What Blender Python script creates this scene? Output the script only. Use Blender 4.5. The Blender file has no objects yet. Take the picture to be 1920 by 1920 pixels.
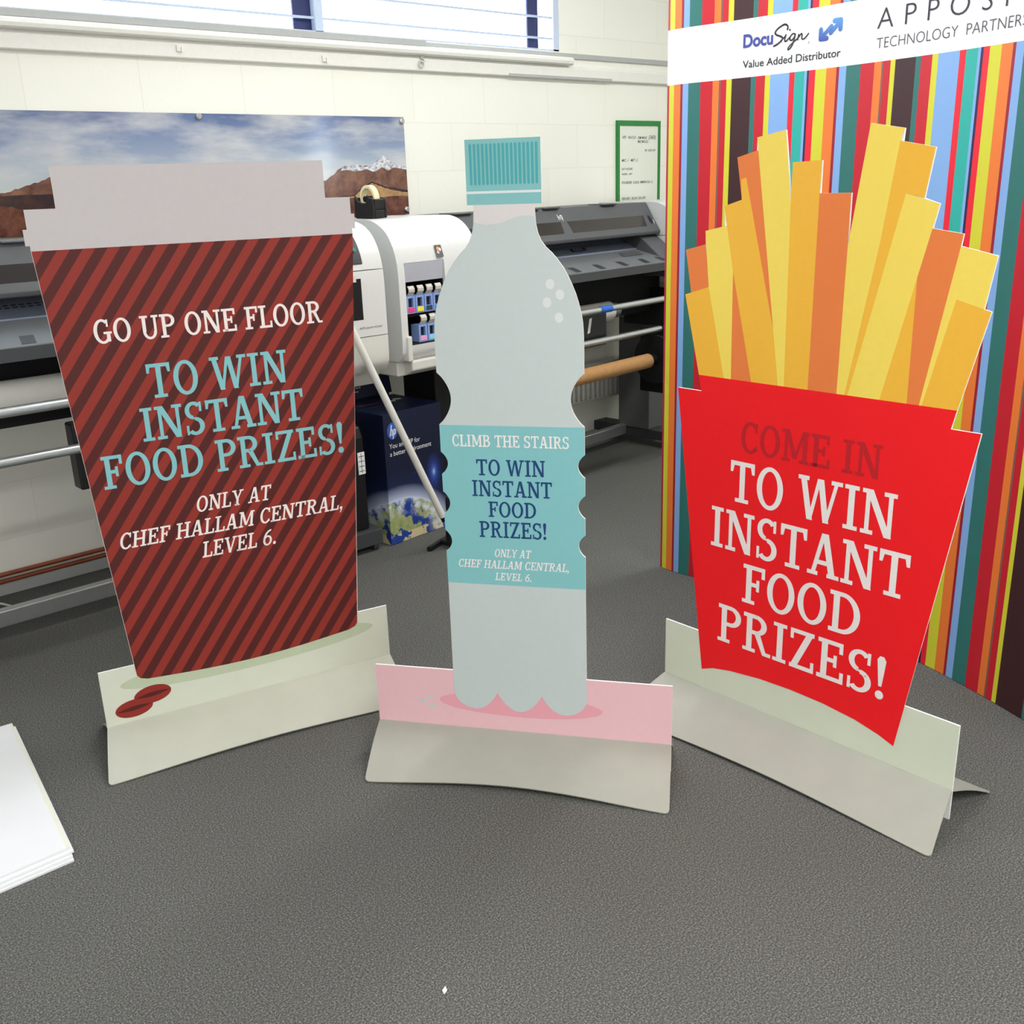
import bpy, bmesh, math, random
from mathutils import Vector, Matrix
random.seed(4)
PI = math.pi
sc = bpy.context.scene
COL = sc.collection

# ------------------------------------------------------------------ camera, world, lights, exposure
cam_d = bpy.data.cameras.new('camera')
cam_d.sensor_width = 36.0
cam_d.lens = 35.6871
cam_d.clip_start = 0.02
cam = bpy.data.objects.new('camera', cam_d)
COL.objects.link(cam)
RIGHT = Vector((0.739312, -0.672633, -0.031357)); DOWN = Vector((-0.231429, -0.210088, -0.949897)); FWD = Vector((0.632344, 0.709527, -0.310987))
cam.matrix_world = Matrix(((RIGHT.x, -DOWN.x, -FWD.x, 0.0), (RIGHT.y, -DOWN.y, -FWD.y, 0.0), (RIGHT.z, -DOWN.z, -FWD.z, 1.5), (0, 0, 0, 1)))
sc.camera = cam

sc.view_settings.view_transform = 'Standard'
sc.view_settings.look = 'None'
sc.view_settings.gamma = 1.0
sc.view_settings.use_curve_mapping = False
sc.view_settings.exposure = 0.0

world = bpy.data.worlds.new('sky'); sc.world = world
world.use_nodes = True
bg = world.node_tree.nodes['Background']
bg.inputs[0].default_value = (0.86, 0.93, 1.0, 1)
bg.inputs[1].default_value = 8.0

def area(name, loc, rot, sx, sy, power, col=(1, 1, 1), spread=PI):
    l = bpy.data.lights.new(name, 'AREA'); l.shape = 'RECTANGLE'; l.size = sx; l.size_y = sy
    l.energy = power; l.color = col; l.spread = spread
    o = bpy.data.objects.new(name, l); o.location = loc; o.rotation_euler = rot; COL.objects.link(o)
    return o
area('ceiling_lamp_rear', (3.4, 2.2, 3.06), (0, 0, 0), 3.4, 0.25, 74, (1.0, 0.99, 0.98))
area('ceiling_lamp_middle', (0.9, 0.9, 3.06), (0, 0, 0), 2.6, 0.25, 8, (1.0, 0.99, 0.98))
area('ceiling_lamp_front', (0.5, -1.2, 3.06), (0, 0, 0), 3.8, 0.3, 160, (1.0, 0.99, 0.98))
# daylight of the windows in the wall behind the photographer
area('window_daylight', (-0.9, -2.9, 1.85), (math.radians(90), 0, math.radians(-14)), 3.4, 1.5, 50, (0.98, 0.99, 1.0))

# ------------------------------------------------------------------ helpers
def lin(c):
    return tuple(((v / 255) / 12.92 if v / 255 <= 0.04045 else ((v / 255 + 0.055) / 1.055) ** 2.4) for v in c)

def mat(name, rgb, rough=0.6, metal=0.0, spec=0.35, noise=0.0, nscale=60, bump=0.0, bscale=200, coat=0.0):
    m = bpy.data.materials.new(name); m.use_nodes = True
    nt = m.node_tree; p = nt.nodes['Principled BSDF']
    c = lin(rgb)
    p.inputs['Base Color'].default_value = (*c, 1)
    p.inputs['Roughness'].default_value = rough
    p.inputs['Metallic'].default_value = metal
    p.inputs['Specular IOR Level'].default_value = spec
    if coat: p.inputs['Coat Weight'].default_value = coat; p.inputs['Coat Roughness'].default_value = 0.05
    if noise or bump:
        tc = nt.nodes.new('ShaderNodeTexCoord')
    if noise:
        n = nt.nodes.new('ShaderNodeTexNoise'); n.inputs['Scale'].default_value = nscale; n.inputs['Detail'].default_value = 4
        nt.links.new(tc.outputs['Object'], n.inputs['Vector'])
        r = nt.nodes.new('ShaderNodeMapRange')
        r.inputs['From Min'].default_value = 0.3; r.inputs['From Max'].default_value = 0.7
        r.inputs['To Min'].default_value = 1 - noise; r.inputs['To Max'].default_value = 1 + noise
        nt.links.new(n.outputs['Fac'], r.inputs['Value'])
        v = nt.nodes.new('ShaderNodeMix'); v.data_type = 'RGBA'; v.blend_type = 'MULTIPLY'; v.inputs[0].default_value = 1
        v.inputs[6].default_value = (*c, 1)
        nt.links.new(r.outputs[0], v.inputs[7]); nt.links.new(v.outputs[2], p.inputs['Base Color'])
    if bump:
        n2 = nt.nodes.new('ShaderNodeTexNoise'); n2.inputs['Scale'].default_value = bscale
        nt.links.new(tc.outputs['Object'], n2.inputs['Vector'])
        b = nt.nodes.new('ShaderNodeBump'); b.inputs['Strength'].default_value = bump; b.inputs['Distance'].default_value = 0.002
        nt.links.new(n2.outputs['Fac'], b.inputs['Height']); nt.links.new(b.outputs[0], p.inputs['Normal'])
    return m

class NT:
    """small node helper"""
    def __init__(s, m): s.t = m.node_tree; s.p = s.t.nodes['Principled BSDF']
    def n(s, kind, **kw):
        x = s.t.nodes.new(kind)
        for k, v in kw.items(): setattr(x, k, v)
        return x
    def l(s, a, b): s.t.links.new(a, b)
    def math(s, op, a, b=None, c=None):
        x = s.n('ShaderNodeMath', operation=op)
        for i, v in enumerate((a, b, c)):
            if v is None: continue
            if isinstance(v, (int, float)): x.inputs[i].default_value = v
            else: s.l(v, x.inputs[i])
        return x.outputs[0]
    def mix(s, f, a, b):
        x = s.n('ShaderNodeMix', data_type='RGBA')
        for i, v in ((0, f), (6, a), (7, b)):
            if isinstance(v, tuple): x.inputs[i].default_value = (*v, 1)
            elif isinstance(v, (int, float)): x.inputs[i].default_value = v
            else: s.l(v, x.inputs[i])
        return x.outputs[2]
    def ramp(s, f, stops):
        x = s.n('ShaderNodeValToRGB'); e = x.color_ramp.elements
        while len(e) < len(stops): e.new(0.5)
        for el, (pos, c) in zip(e, stops): el.position = pos; el.color = (*c, 1)
        s.l(f, x.inputs[0]); return x.outputs[0]
    def xyz(s):
        tc = s.n('ShaderNodeTexCoord'); sp = s.n('ShaderNodeSeparateXYZ'); s.l(tc.outputs['Object'], sp.inputs[0])
        return tc.outputs['Object'], sp.outputs[0], sp.outputs[1], sp.outputs[2]
    def noise(s, vec, scale, detail=4, rough=0.5):
        x = s.n('ShaderNodeTexNoise'); x.inputs['Scale'].default_value = scale; x.inputs['Detail'].default_value = detail
        x.inputs['Roughness'].default_value = rough
        s.l(vec, x.inputs['Vector']); return x.outputs['Fac']

class MB:
    """mesh builder: collects faces, builds ONE object"""
    def __init__(s): s.v = []; s.f = []; s.m = []; s.sm = []
    def add(s, vs, fs, mi=0, smooth=False):
        o = len(s.v); s.v += [tuple(v) for v in vs]
        for f in fs: s.f.append([i + o for i in f]); s.m.append(mi); s.sm.append(smooth)
        return s
    def box(s, x0, x1, y0, y1, z0, z1, mi=0):
        v = [(x0, y0, z0), (x1, y0, z0), (x1, y1, z0), (x0, y1, z0), (x0, y0, z1), (x1, y0, z1), (x1, y1, z1), (x0, y1, z1)]
        return s.add(v, [(0, 3, 2, 1), (4, 5, 6, 7), (0, 1, 5, 4), (1, 2, 6, 5), (2, 3, 7, 6), (3, 0, 4, 7)], mi)
    def prism_x(s, prof, x0, x1, mi=0):
        """(y,z) profile extruded along x"""
        n = len(prof)
        v = [(x0, y, z) for y, z in prof] + [(x1, y, z) for y, z in prof]
        f = [tuple(range(n)), tuple(range(2 * n - 1, n - 1, -1))] + [(i, i + n, (i + 1) % n + n, (i + 1) % n) for i in range(n)]
        return s.add(v, f, mi)
    def prism_y(s, out, y0, y1, mi=0):
        """(x,z) outline extruded along y"""
        n = len(out)
        v = [(x, y0, z) for x, z in out] + [(x, y1, z) for x, z in out]
        f = [tuple(range(n)), tuple(range(2 * n - 1, n - 1, -1))] + [(i, i + n, (i + 1) % n + n, (i + 1) % n) for i in range(n)]
        return s.add(v, f, mi)
    def prism_z(s, out, z0, z1, mi=0):
        n = len(out)
        v = [(x, y, z0) for x, y in out] + [(x, y, z1) for x, y in out]
        f = [tuple(range(n - 1, -1, -1)), tuple(range(n, 2 * n))] + [(i, (i + 1) % n, (i + 1) % n + n, i + n) for i in range(n)]
        return s.add(v, f, mi)
    def flat(s, out, y, mi=0):
        """flat (x,z) print at depth y, facing -y"""
        return s.add([(x, y, z) for x, z in out], [tuple(range(len(out)))], mi)
    def cyl(s, a, b, r, n=20, mi=0, r2=None, caps=True):
        a = Vector(a); b = Vector(b); d = (b - a).normalized()
        u = d.orthogonal().normalized(); w = d.cross(u)
        r2 = r if r2 is None else r2
        vs = []
        for i in range(n):
            t = 2 * PI * i / n; e = u * math.cos(t) + w * math.sin(t)
            vs.append(a + e * r); vs.append(b + e * r2)
        s.add(vs, [(2 * i, 2 * ((i + 1) % n), 2 * ((i + 1) % n) + 1, 2 * i + 1) for i in range(n)], mi, True)
        if caps:
            s.add([vs[2 * i] for i in range(n)], [tuple(range(n - 1, -1, -1))], mi)
            s.add([vs[2 * i + 1] for i in range(n)], [tuple(range(n))], mi)
        return s
    def tube(s, pts, r, n=10, mi=0):
        for a, b in zip(pts[:-1], pts[1:]): s.cyl(a, b, r, n, mi)
        return s
    def build(s, name, mats, parent=None, bevel=0.0, seg=2, normals=True, smooth=False):
        me = bpy.data.meshes.new(name)
        me.from_pydata(s.v, [], s.f)
        for m in (mats if isinstance(mats, (list, tuple)) else [mats]): me.materials.append(m)
        for p, mi, sm in zip(me.polygons, s.m, s.sm): p.material_index = mi; p.use_smooth = sm
        if normals:
            bm = bmesh.new(); bm.from_mesh(me); bmesh.ops.recalc_face_normals(bm, faces=bm.faces); bm.to_mesh(me); bm.free()
        if smooth:
            for p in me.polygons: p.use_smooth = True
            me.set_sharp_from_angle(angle=math.radians(32))
        me.update()
        o = bpy.data.objects.new(name, me); COL.objects.link(o)
        if parent: o.parent = parent
        if bevel:
            b = o.modifiers.new('bevel', 'BEVEL'); b.width = bevel; b.segments = seg; b.limit_method = 'ANGLE'; b.angle_limit = math.radians(35)
            b.harden_normals = False
        return o

def tag(o, label, cat, group=None):
    o['label'] = label; o['category'] = cat
    if group: o['group'] = group
    return o
def thing(name, label, cat, loc=(0, 0, 0), rz=0.0, group=None):
    o = bpy.data.objects.new(name, None); o.empty_display_size = 0.1; COL.objects.link(o)
    o.location = loc; o.rotation_euler = (0, 0, rz)
    return tag(o, label, cat, group)
def struct(o):
    o['kind'] = 'structure'; return o
def lab(o, text):
    o['label'] = text; return o

# ------------------------------------------------------------------ lettering: a slab-serif alphabet drawn in strokes
S, T, FS = 0.165, 0.105, 0.095
def _ring(cx, cy, rx, ry, sx, sy, a0, a1, n=28):
    out = []
    for i in range(n):
        t0 = math.radians(a0 + (a1 - a0) * i / n); t1 = math.radians(a0 + (a1 - a0) * (i + 1) / n)
        p = lambda t, k: (cx + (rx - sx * k) * math.cos(t), cy + (ry - sy * k) * math.sin(t))
        out.append([p(t0, 0), p(t1, 0), p(t1, 1), p(t0, 1)])
    return out
def _r(x0, y0, x1, y1): return [[(x0, y0), (x1, y0), (x1, y1), (x0, y1)]]
def _q(xb, xt, w, y0=0.0, y1=1.0): return [[(xb - w / 2, y0), (xb + w / 2, y0), (xt + w / 2, y1), (xt - w / 2, y1)]]
def _disc(cx, cy, r, n=18): return [[(cx + r * math.cos(2 * PI * i / n), cy + r * math.sin(2 * PI * i / n)) for i in range(n)]]
def _stem(x, top=True, bot=True, s=S, e=0.11):
    o = _r(x, 0, x + s, 1)
    if top: o += _r(x - e, 1 - FS, x + s + e, 1)
    if bot: o += _r(x - e, 0, x + s + e, FS)
    return o
def glyph(c):
    if c == 'I': return 0.45, _stem(0.14)
    if c == 'T': return 0.80, _stem(0.3175, top=False, e=0.13) + _r(.02, 1 - T, .78, 1) + [[(.02, .73), (.10, .73), (.14, 1 - T), (.02, 1 - T)], [(.70, .73), (.78, .73), (.78, 1 - T), (.66, 1 - T)]]
    if c == 'N': return 0.93, _r(.12, 0, .235, 1) + _r(.70, 0, .815, 1) + _q(.735, .20, .19) + _r(.02, 0, .345, FS) + _r(.02, 1 - FS, .24, 1) + _r(.58, 1 - FS, .91, 1)
    if c == 'A': return 0.88, _q(.15, .415, .115) + _q(.70, .455, .175) + _r(.24, .27, .60, .27 + T) + _r(.0, 0, .30, FS) + _r(.55, 0, .88, FS)
    if c == 'O': return 0.86, _ring(.43, .5, .40, .515, S, T, 0, 360, 40)
    if c == 'C': return 0.76, _ring(.42, .5, .39, .515, S, T, 48, 318, 34) + _r(.615, .68, .70, .985) + _q(.70, .665, .06, .10, .27)
    if c == 'G': return 0.86, _ring(.43, .5, .40, .515, S, T, 50, 312, 34) + _r(.60, .06, .60 + S, .46) + _r(.47, .385, .84, .48) + _r(.625, .68, .71, .985)
    if c == 'D': return 0.88, _r(.12, 0, .12 + S, 1) + _ring(.36, .5, .475, .5, S, T, -90, 90, 26) + _r(.02, 0, .38, T) + _r(.02, 1 - T, .38, 1)
    if c == 'P': return 0.76, _stem(.12, top=False) + _r(.02, 1 - T, .42, 1) + _ring(.40, .725, .33, .275, S, T, -90, 90, 20) + _r(.2, .45, .42, .45 + T)
    if c == 'R': return 0.86, _stem(.12, top=False) + _r(.02, 1 - T, .42, 1) + _ring(.40, .74, .32, .26, S, T, -90, 90, 20) + _r(.2, .48, .44, .48 + T) + [[(.36, .5), (.53, .52), (.74, 0.03), (.62, 0)]] + _r(.62, 0, .86, FS)
    if c == 'F': return 0.70, _stem(.12, top=False) + _r(.02, 1 - T, .68, 1) + _r(.58, .72, .68, 1) + _r(.2, .46, .52, .46 + T) + _r(.43, .36, .52, .66)
    if c == 'E': return 0.76, _r(.12, 0, .12 + S, 1) + _r(.02, 1 - T, .69, 1) + _r(.59, .73, .69, 1) + _r(.2, .46, .54, .46 + T) + _r(.45, .36, .54, .66) + _r(.02, 0, .73, T) + _r(.63, 0, .73, .28)
    if c == 'L': return 0.70, _stem(.12, bot=False) + _r(.02, 0, .68, T) + _r(.58, 0, .68, .30)
    if c == 'S': return 0.70, _ring(.34, .745, .29, .27, .15, T, 35, 262, 24) + _ring(.35, .262, .31, .277, .16, T, -142, 88, 24) + [[(.13, .62), (.24, .52), (.58, .36), (.50, .46)]] + _r(.53, .70, .61, .99) + _r(.05, .01, .13, .30)
    if c == 'Z': return 0.76, _r(.04, 1 - T, .70, 1) + _r(.04, 0, .72, T) + _q(.13, .61, .18, .0, 1.0) + _r(.04, .74, .13, 1) + _r(.63, 0, .72, .27)
    if c == 'W': return 1.24, _q(.37, .14, .165) + _q(.37, .60, .10, 0, .98) + _q(.83, .64, .165, 0, .98) + _q(.83, 1.09, .10) + _r(.0, 1 - FS, .31, 1) + _r(.93, 1 - FS, 1.24, 1)
    if c == 'U': return 0.90, _r(.12, .32, .12 + S, 1) + _r(.66, .32, .775, 1) + _ring(.4475, .34, .3275, .355, .14, T, 180, 360, 24) + _r(.02, 1 - FS, .39, 1) + _r(.56, 1 - FS, .88, 1)
    if c == 'M': return 1.10, _r(.13, 0, .24, 1) + _r(.83, 0, .83 + S, 1) + _q(.54, .22, .17, .12, 1) + _q(.54, .87, .10, .12, 1) + _r(.02, 0, .35, FS) + _r(.72, 0, 1.08, FS) + _r(.02, 1 - FS, .26, 1) + _r(.86, 1 - FS, 1.08, 1)
    if c == 'H': return 0.94, _stem(.12) + _stem(.655) + _r(.2, .45, .75, .45 + T)
    if c == 'B': return 0.82, _r(.12, 0, .12 + S, 1) + _r(.02, 1 - T, .44, 1) + _r(.02, 0, .44, T) + _r(.2, .47, .46, .47 + T * .95) + _ring(.42, .76, .29, .24, S, T, -90, 90, 18) + _ring(.42, .285, .36, .285, S, T, -90, 90, 18)
    if c == 'V': return 0.88, _q(.45, .16, .165) + _q(.45, .73, .11) + _r(.0, 1 - FS, .33, 1) + _r(.57, 1 - FS, .88, 1)
    if c == 'Y': return 0.84, _r(.345, 0, .345 + S, .45) + _q(.42, .15, .16, .40, 1) + _q(.43, .69, .11, .40, 1) + _r(.0, 1 - FS, .31, 1) + _r(.54, 1 - FS, .84, 1) + _r(.25, 0, .60, FS)
    if c == '6': return 0.72, _ring(.36, .31, .32, .325, .15, .10, 0, 360, 30) + _ring(.60, .31, .56, .70, .155, .11, 92, 180, 20)
    if c == '!': return 0.30, [[(.11, .30), (.19, .30), (.26, .93), (.20, 1.02), (.10, 1.02), (.04, .93)]] + _disc(.15, .09, .105)
    if c == '.': return 0.28, _disc(.14, .09, .105)
    if c == ',': return 0.28, _disc(.15, .09, .105) + [[(.17, .02), (.255, .09), (.20, -.12), (.10, -.23), (.07, -.19)]]
    return 0.34, []
def slab(text, x0, x1, y0, y1, italic=0.0, gap=0.03):
    """polygons of a line of slab-serif capitals, baseline y0, cap top y1, spanning x0..x1"""
    polys = []; cx = 0.0
    for c in text:
        w, ps = glyph(c)
        polys += [[(x + cx + italic * y, y) for x, y in p] for p in ps]
        cx += w + gap
    lo = min(x for p in polys for x, y in p); hi = max(x for p in polys for x, y in p)
    kx = (x1 - x0) / (hi - lo); ky = y1 - y0
    return [[(x0 + (x - lo) * kx, y0 + y * ky) for x, y in p] for p in polys]
def lettering(name, polys, y, m, parent):
    b = MB()
    for i, p in enumerate(polys): b.flat(p, y - 0.00002 * (i % 5))
    return b.build(name, m, parent, normals=False)

_fc = {}
def sans(text, weight=0.0, shear=0.0, spacing=1.0):
    """2-D mesh (verts, faces, cap height) of a line in Blender's own typeface"""
    def raw(t):
        c = bpy.data.curves.new('t', 'FONT'); c.body = t; c.offset = weight; c.shear = shear; c.space_character = spacing
        c.resolution_u = 4
        o = bpy.data.objects.new('t', c); COL.objects.link(o)
        dg = bpy.context.evaluated_depsgraph_get(); dg.update()
        me = o.evaluated_get(dg).to_mesh()
        v = [(p.co.x, p.co.y) for p in me.vertices]; f = [tuple(q.vertices) for q in me.polygons]
        o.evaluated_get(dg).to_mesh_clear()
        bpy.data.objects.remove(o); bpy.data.curves.remove(c)
        return v, f
    key = weight
    if key not in _fc:
        v, _ = raw('H'); _fc[key] = max(y for x, y in v)
    v, f = raw(text)
    return v, f, _fc[key]
def sans_fit(text, x0, x1, y0, cap, **kw):
    v, f, h = sans(text, **kw)
    lo = min(x for x, y in v); hi = max(x for x, y in v)
    kx = (x1 - x0) / (hi - lo); ky = cap / h
    return [(x0 + (x - lo) * kx, y0 + y * ky) for x, y in v], f
def stroke(pts, w):
    """polygons of a constant-width pen stroke with round joints"""
    out = []
    for (ax, ay), (bx, by) in zip(pts[:-1], pts[1:]):
        dx, dy = bx - ax, by - ay; L = math.hypot(dx, dy) or 1e-9
        nx, ny = -dy / L * w / 2, dx / L * w / 2
        out.append([(ax + nx, ay + ny), (ax - nx, ay - ny), (bx - nx, by - ny), (bx + nx, by + ny)])
    for p in pts: out += _disc(p[0], p[1], w / 2, 10)
    return out
def spline(pts, n=8):
    out = []
    P = [pts[0]] + list(pts) + [pts[-1]]
    for i in range(1, len(P) - 2):
        for k in range(n):
            t = k / n
            out.append(tuple(0.5 * (2 * P[i][j] + (P[i + 1][j] - P[i - 1][j]) * t + (2 * P[i - 1][j] - 5 * P[i][j] + 4 * P[i + 1][j] - P[i + 2][j]) * t * t + (3 * P[i][j] - P[i - 1][j] - 3 * P[i + 1][j] + P[i + 2][j]) * t ** 3) for j in (0, 1)))
    out.append(tuple(pts[-1])); return out
def ellipse(cx, cy, rx, ry, n=40, rot=0.0):
    c, s_ = math.cos(rot), math.sin(rot)
    return [(cx + rx * math.cos(t) * c - ry * math.sin(t) * s_, cy + rx * math.cos(t) * s_ + ry * math.sin(t) * c) for t in (2 * PI * i / n for i in range(n))]

# ------------------------------------------------------------------ materials
# carpet
m_carpet = mat('carpet', (112, 111, 109), 0.95, spec=0.1)
k = NT(m_carpet); co, x, y, z = k.xyz()
n1 = k.noise(co, 260, 4, 0.75); n2 = k.noise(co, 95, 2); n3 = k.noise(co, 1.3, 3)
c1 = k.ramp(n1, [(0.34, lin((50, 50, 47))), (0.5, lin((92, 92, 89))), (0.66, lin((156, 156, 151)))])
c2 = k.mix(k.math('MULTIPLY', n2, 0.35), c1, lin((80, 80, 77)))
c3 = k.mix(k.math('MULTIPLY', k.math('SUBTRACT', n3, 0.35), 0.5), c2, lin((72, 72, 69)))
k.l(c3, k.p.inputs['Base Color'])
b_ = k.n('ShaderNodeBump'); b_.inputs['Strength'].default_value = 0.25; b_.inputs['Distance'].default_value = 0.004
k.l(n1, b_.inputs['Height']); k.l(b_.outputs[0], k.p.inputs['Normal'])
# painted block wall
m_wall = mat('painted_block', (240, 240, 230), 0.55, spec=0.3)
k = NT(m_wall); co, x, y, z = k.xyz()
cb = k.n('ShaderNodeCombineXYZ'); k.l(k.math('ADD', x, 0.175), cb.inputs[0]); k.l(k.math('ADD', z, 0.003), cb.inputs[1])
br = k.n('ShaderNodeTexBrick'); k.l(cb.outputs[0], br.inputs['Vector'])
br.inputs['Scale'].default_value = 1.0; br.inputs['Mortar Size'].default_value = 0.0022; br.inputs['Mortar Smooth'].default_value = 0.4
br.inputs['Brick Width'].default_value = 0.444; br.inputs['Row Height'].default_value = 0.222; br.offset = 0.5
br.inputs['Color1'].default_value = (*lin((240, 240, 230)), 1); br.inputs['Color2'].default_value = (*lin((238, 238, 227)), 1)
br.inputs['Mortar'].default_value = (*lin((231, 230, 219)), 1)
k.l(br.outputs['Color'], k.p.inputs['Base Color'])
nn = k.noise(co, 70, 3)
b_ = k.n('ShaderNodeBump'); b_.inputs['Strength'].default_value = 0.35; b_.inputs['Distance'].default_value = 0.004
k.l(k.math('SUBTRACT', k.math('MULTIPLY', nn, 0.4), k.math('MULTIPLY', br.outputs['Fac'], 0.6)), b_.inputs['Height']); k.l(b_.outputs[0], k.p.inputs['Normal'])
m_paint = mat('painted_plaster', (230, 230, 224), 0.7, bump=0.15)
m_ceiling = mat('ceiling_paint', (232, 232, 228), 0.8, bump=0.1)
m_gloss_trim = mat('gloss_trim_paint', (232, 231, 224), 0.4, noise=0.02)
m_grey_trim = mat('grey_trim_paint', (176, 178, 176), 0.5, noise=0.03)
m_frame = mat('window_frame_paint', (196, 210, 232), 0.4, noise=0.02)
m_dark_frame = mat('dark_blue_frame', (44, 52, 96), 0.5, noise=0.05)
m_louvre = mat('louvre_bar', (190, 205, 225), 0.4, noise=0.02)
# window glass: clear pane with a faint surface reflection
m_glass = bpy.data.materials.new('window_glass'); m_glass.use_nodes = True
t = m_glass.node_tree; t.nodes.remove(t.nodes['Principled BSDF'])
tr = t.nodes.new('ShaderNodeBsdfTransparent'); gl = t.nodes.new('ShaderNodeBsdfGlossy'); gl.inputs['Roughness'].default_value = 0.02
fr = t.nodes.new('ShaderNodeFresnel'); fr.inputs[0].default_value = 1.45; mx = t.nodes.new('ShaderNodeMixShader')
t.links.new(fr.outputs[0], mx.inputs[0]); t.links.new(tr.outputs[0], mx.inputs[1]); t.links.new(gl.outputs[0], mx.inputs[2])
t.links.new(mx.outputs[0], t.nodes['Material Output'].inputs[0])
# card and prints
m_card = mat('white_card', (238, 238, 234), 0.7, noise=0.015)
m_greycard = mat('grey_card', (161, 161, 151), 0.75, noise=0.025, nscale=12)
m_greygreen = mat('grey_green_card', (180, 182, 169), 0.75, noise=0.025, nscale=12)
m_base_cream = mat('pale_green_print', (208, 213, 197), 0.65, noise=0.015, nscale=14)
m_base_cream_fries = mat('pale_mint_print', (210, 216, 196), 0.65, noise=0.015, nscale=14)
m_base_shadow = mat('soft_green_print', (184, 196, 168), 0.65, noise=0.015)
m_lid = mat('pale_lilac_print', (194, 189, 191), 0.6, noise=0.015)
m_bean = mat('coffee_bean_print', (140, 40, 32), 0.6, noise=0.03)
m_bean_dark = mat('dark_bean_print', (82, 24, 22), 0.6, noise=0.03)
m_cup = mat('striped_cup_print', (150, 44, 34), 0.6)
k = NT(m_cup); co, x, y, z = k.xyz()
sl = k.math('ADD', x, k.math('MULTIPLY', z, -0.75))
fr_ = k.math('FRACT', k.math('DIVIDE', k.math('ADD', sl, 10.0 * 0.0586 + 1.013), 0.0586))
edge = k.math('GREATER_THAN', fr_, 0.50)
k.l(k.mix(edge, lin((140, 44, 34)), lin((78, 25, 22))), k.p.inputs['Base Color'])
m_txt_white = mat('white_print', (236, 228, 226), 0.6, noise=0.01)
m_txt_aqua = mat('aqua_print', (128, 190, 196), 0.6, noise=0.01)
m_txt_navy = mat('navy_print', (20, 62, 112), 0.6, noise=0.02)
m_txt_red = mat('dark_red_print', (186, 24, 34), 0.6, noise=0.02)
m_bottle = mat('pale_blue_print', (190, 199, 199), 0.6, noise=0.012)
m_wave = mat('pale_pink_neck_print', (211, 205, 205), 0.6, noise=0.012)
m_cap = mat('teal_cap_print', (126, 182, 184), 0.6, noise=0.012)
m_capgroove = mat('deep_teal_print', (74, 160, 166), 0.6, noise=0.012)
m_capband = mat('pale_cap_band_print', (210, 220, 222), 0.6, noise=0.012)
m_band = mat('aqua_label_print', (127, 186, 190), 0.6, noise=0.012)
m_bubble = mat('bubble_print', (212, 215, 214), 0.6, noise=0.012)
m_pink = mat('pink_print', (226, 182, 189), 0.6, noise=0.012)
m_pink_dark = mat('deep_pink_print', (226, 158, 170), 0.6, noise=0.012)
m_red = mat('red_box_print', (238, 16, 26), 0.6, noise=0.015)
m_fy = mat('yellow_fry_print', (240, 212, 92), 0.6, noise=0.012)
m_fa = mat('amber_fry_print', (238, 180, 58), 0.6, noise=0.012)
m_fo = mat('orange_fry_print', (228, 124, 62), 0.6, noise=0.012)
# machines
m_white_pl = mat('white_plastic', (205, 206, 203), 0.35, spec=0.45, noise=0.01)
m_warm_pl = mat('warm_grey_plastic', (205, 204, 196), 0.45, noise=0.01)
m_mid_pl = mat('mid_grey_plastic', (102, 105, 107), 0.45, noise=0.03)
m_door_pl = mat('ink_door_plastic', (168, 170, 178), 0.4, noise=0.02)
m_dark_pl = mat('dark_grey_plastic', (82, 84, 86), 0.45, noise=0.03)
m_darker_pl = mat('charcoal_plastic', (62, 64, 66), 0.5, noise=0.03)
m_black = mat('black_plastic', (22, 22, 24), 0.4, noise=0.05)
m_blackm = mat('black_matt', (16, 16, 17), 0.8, noise=0.05)
m_smoke = mat('smoked_window', (40, 32, 32), 0.08, spec=0.6, noise=0.35, nscale=9)
m_steel = mat('steel_tube', (190, 192, 192), 0.3, metal=0.85, noise=0.04, nscale=20)
m_path = mat('paper_path_metal', (140, 150, 170), 0.35, metal=0.4, noise=0.04)
m_pathdot = mat('paper_path_slot', (34, 36, 42), 0.6, noise=0.03)
m_roll = mat('paper_roll', (205, 203, 196), 0.6, noise=0.02)
m_kraft = mat('kraft_tube', (176, 132, 84), 0.75, noise=0.08, nscale=40)
m_blue_tape = mat('blue_tape', (44, 100, 190), 0.5, noise=0.03)
m_ink_blue = mat('cartridge_blue', (126, 152, 205), 0.4, noise=0.02)
m_lever = mat('cartridge_lever', (196, 192, 182), 0.5, noise=0.02)
m_sticker = mat('white_sticker', (232, 232, 230), 0.6, noise=0.01)
m_leg_pl = mat('stand_leg_paint', (92, 92, 91), 0.5, noise=0.03)
m_copper = mat('copper_pipe', (150, 82, 58), 0.4, metal=0.5, noise=0.08)
m_rad = mat('radiator_enamel', (206, 205, 198), 0.4, noise=0.02)
m_navy = mat('navy_carton', (24, 32, 62), 0.45, noise=0.06, nscale=30)
m_cream_tape = mat('masking_tape', (226, 214, 172), 0.6, noise=0.03)
m_pole = mat('white_pole_enamel', (222, 220, 212), 0.4, noise=0.02)
m_clip = mat('blue_clip_plastic', (96, 132, 212), 0.4, noise=0.03)
m_foam = mat('white_foamboard', (226, 228, 230), 0.6, noise=0.012, nscale=8)
m_foam_edge = mat('yellowed_foam_edge', (226, 226, 204), 0.7, noise=0.02)
m_green = mat('green_frame', (44, 130, 62), 0.5, noise=0.03)
m_notice = mat('notice_paper', (226, 230, 218), 0.5, noise=0.012)
m_pen = mat('marker_pen', (40, 44, 42), 0.6, noise=0.03)

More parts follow.
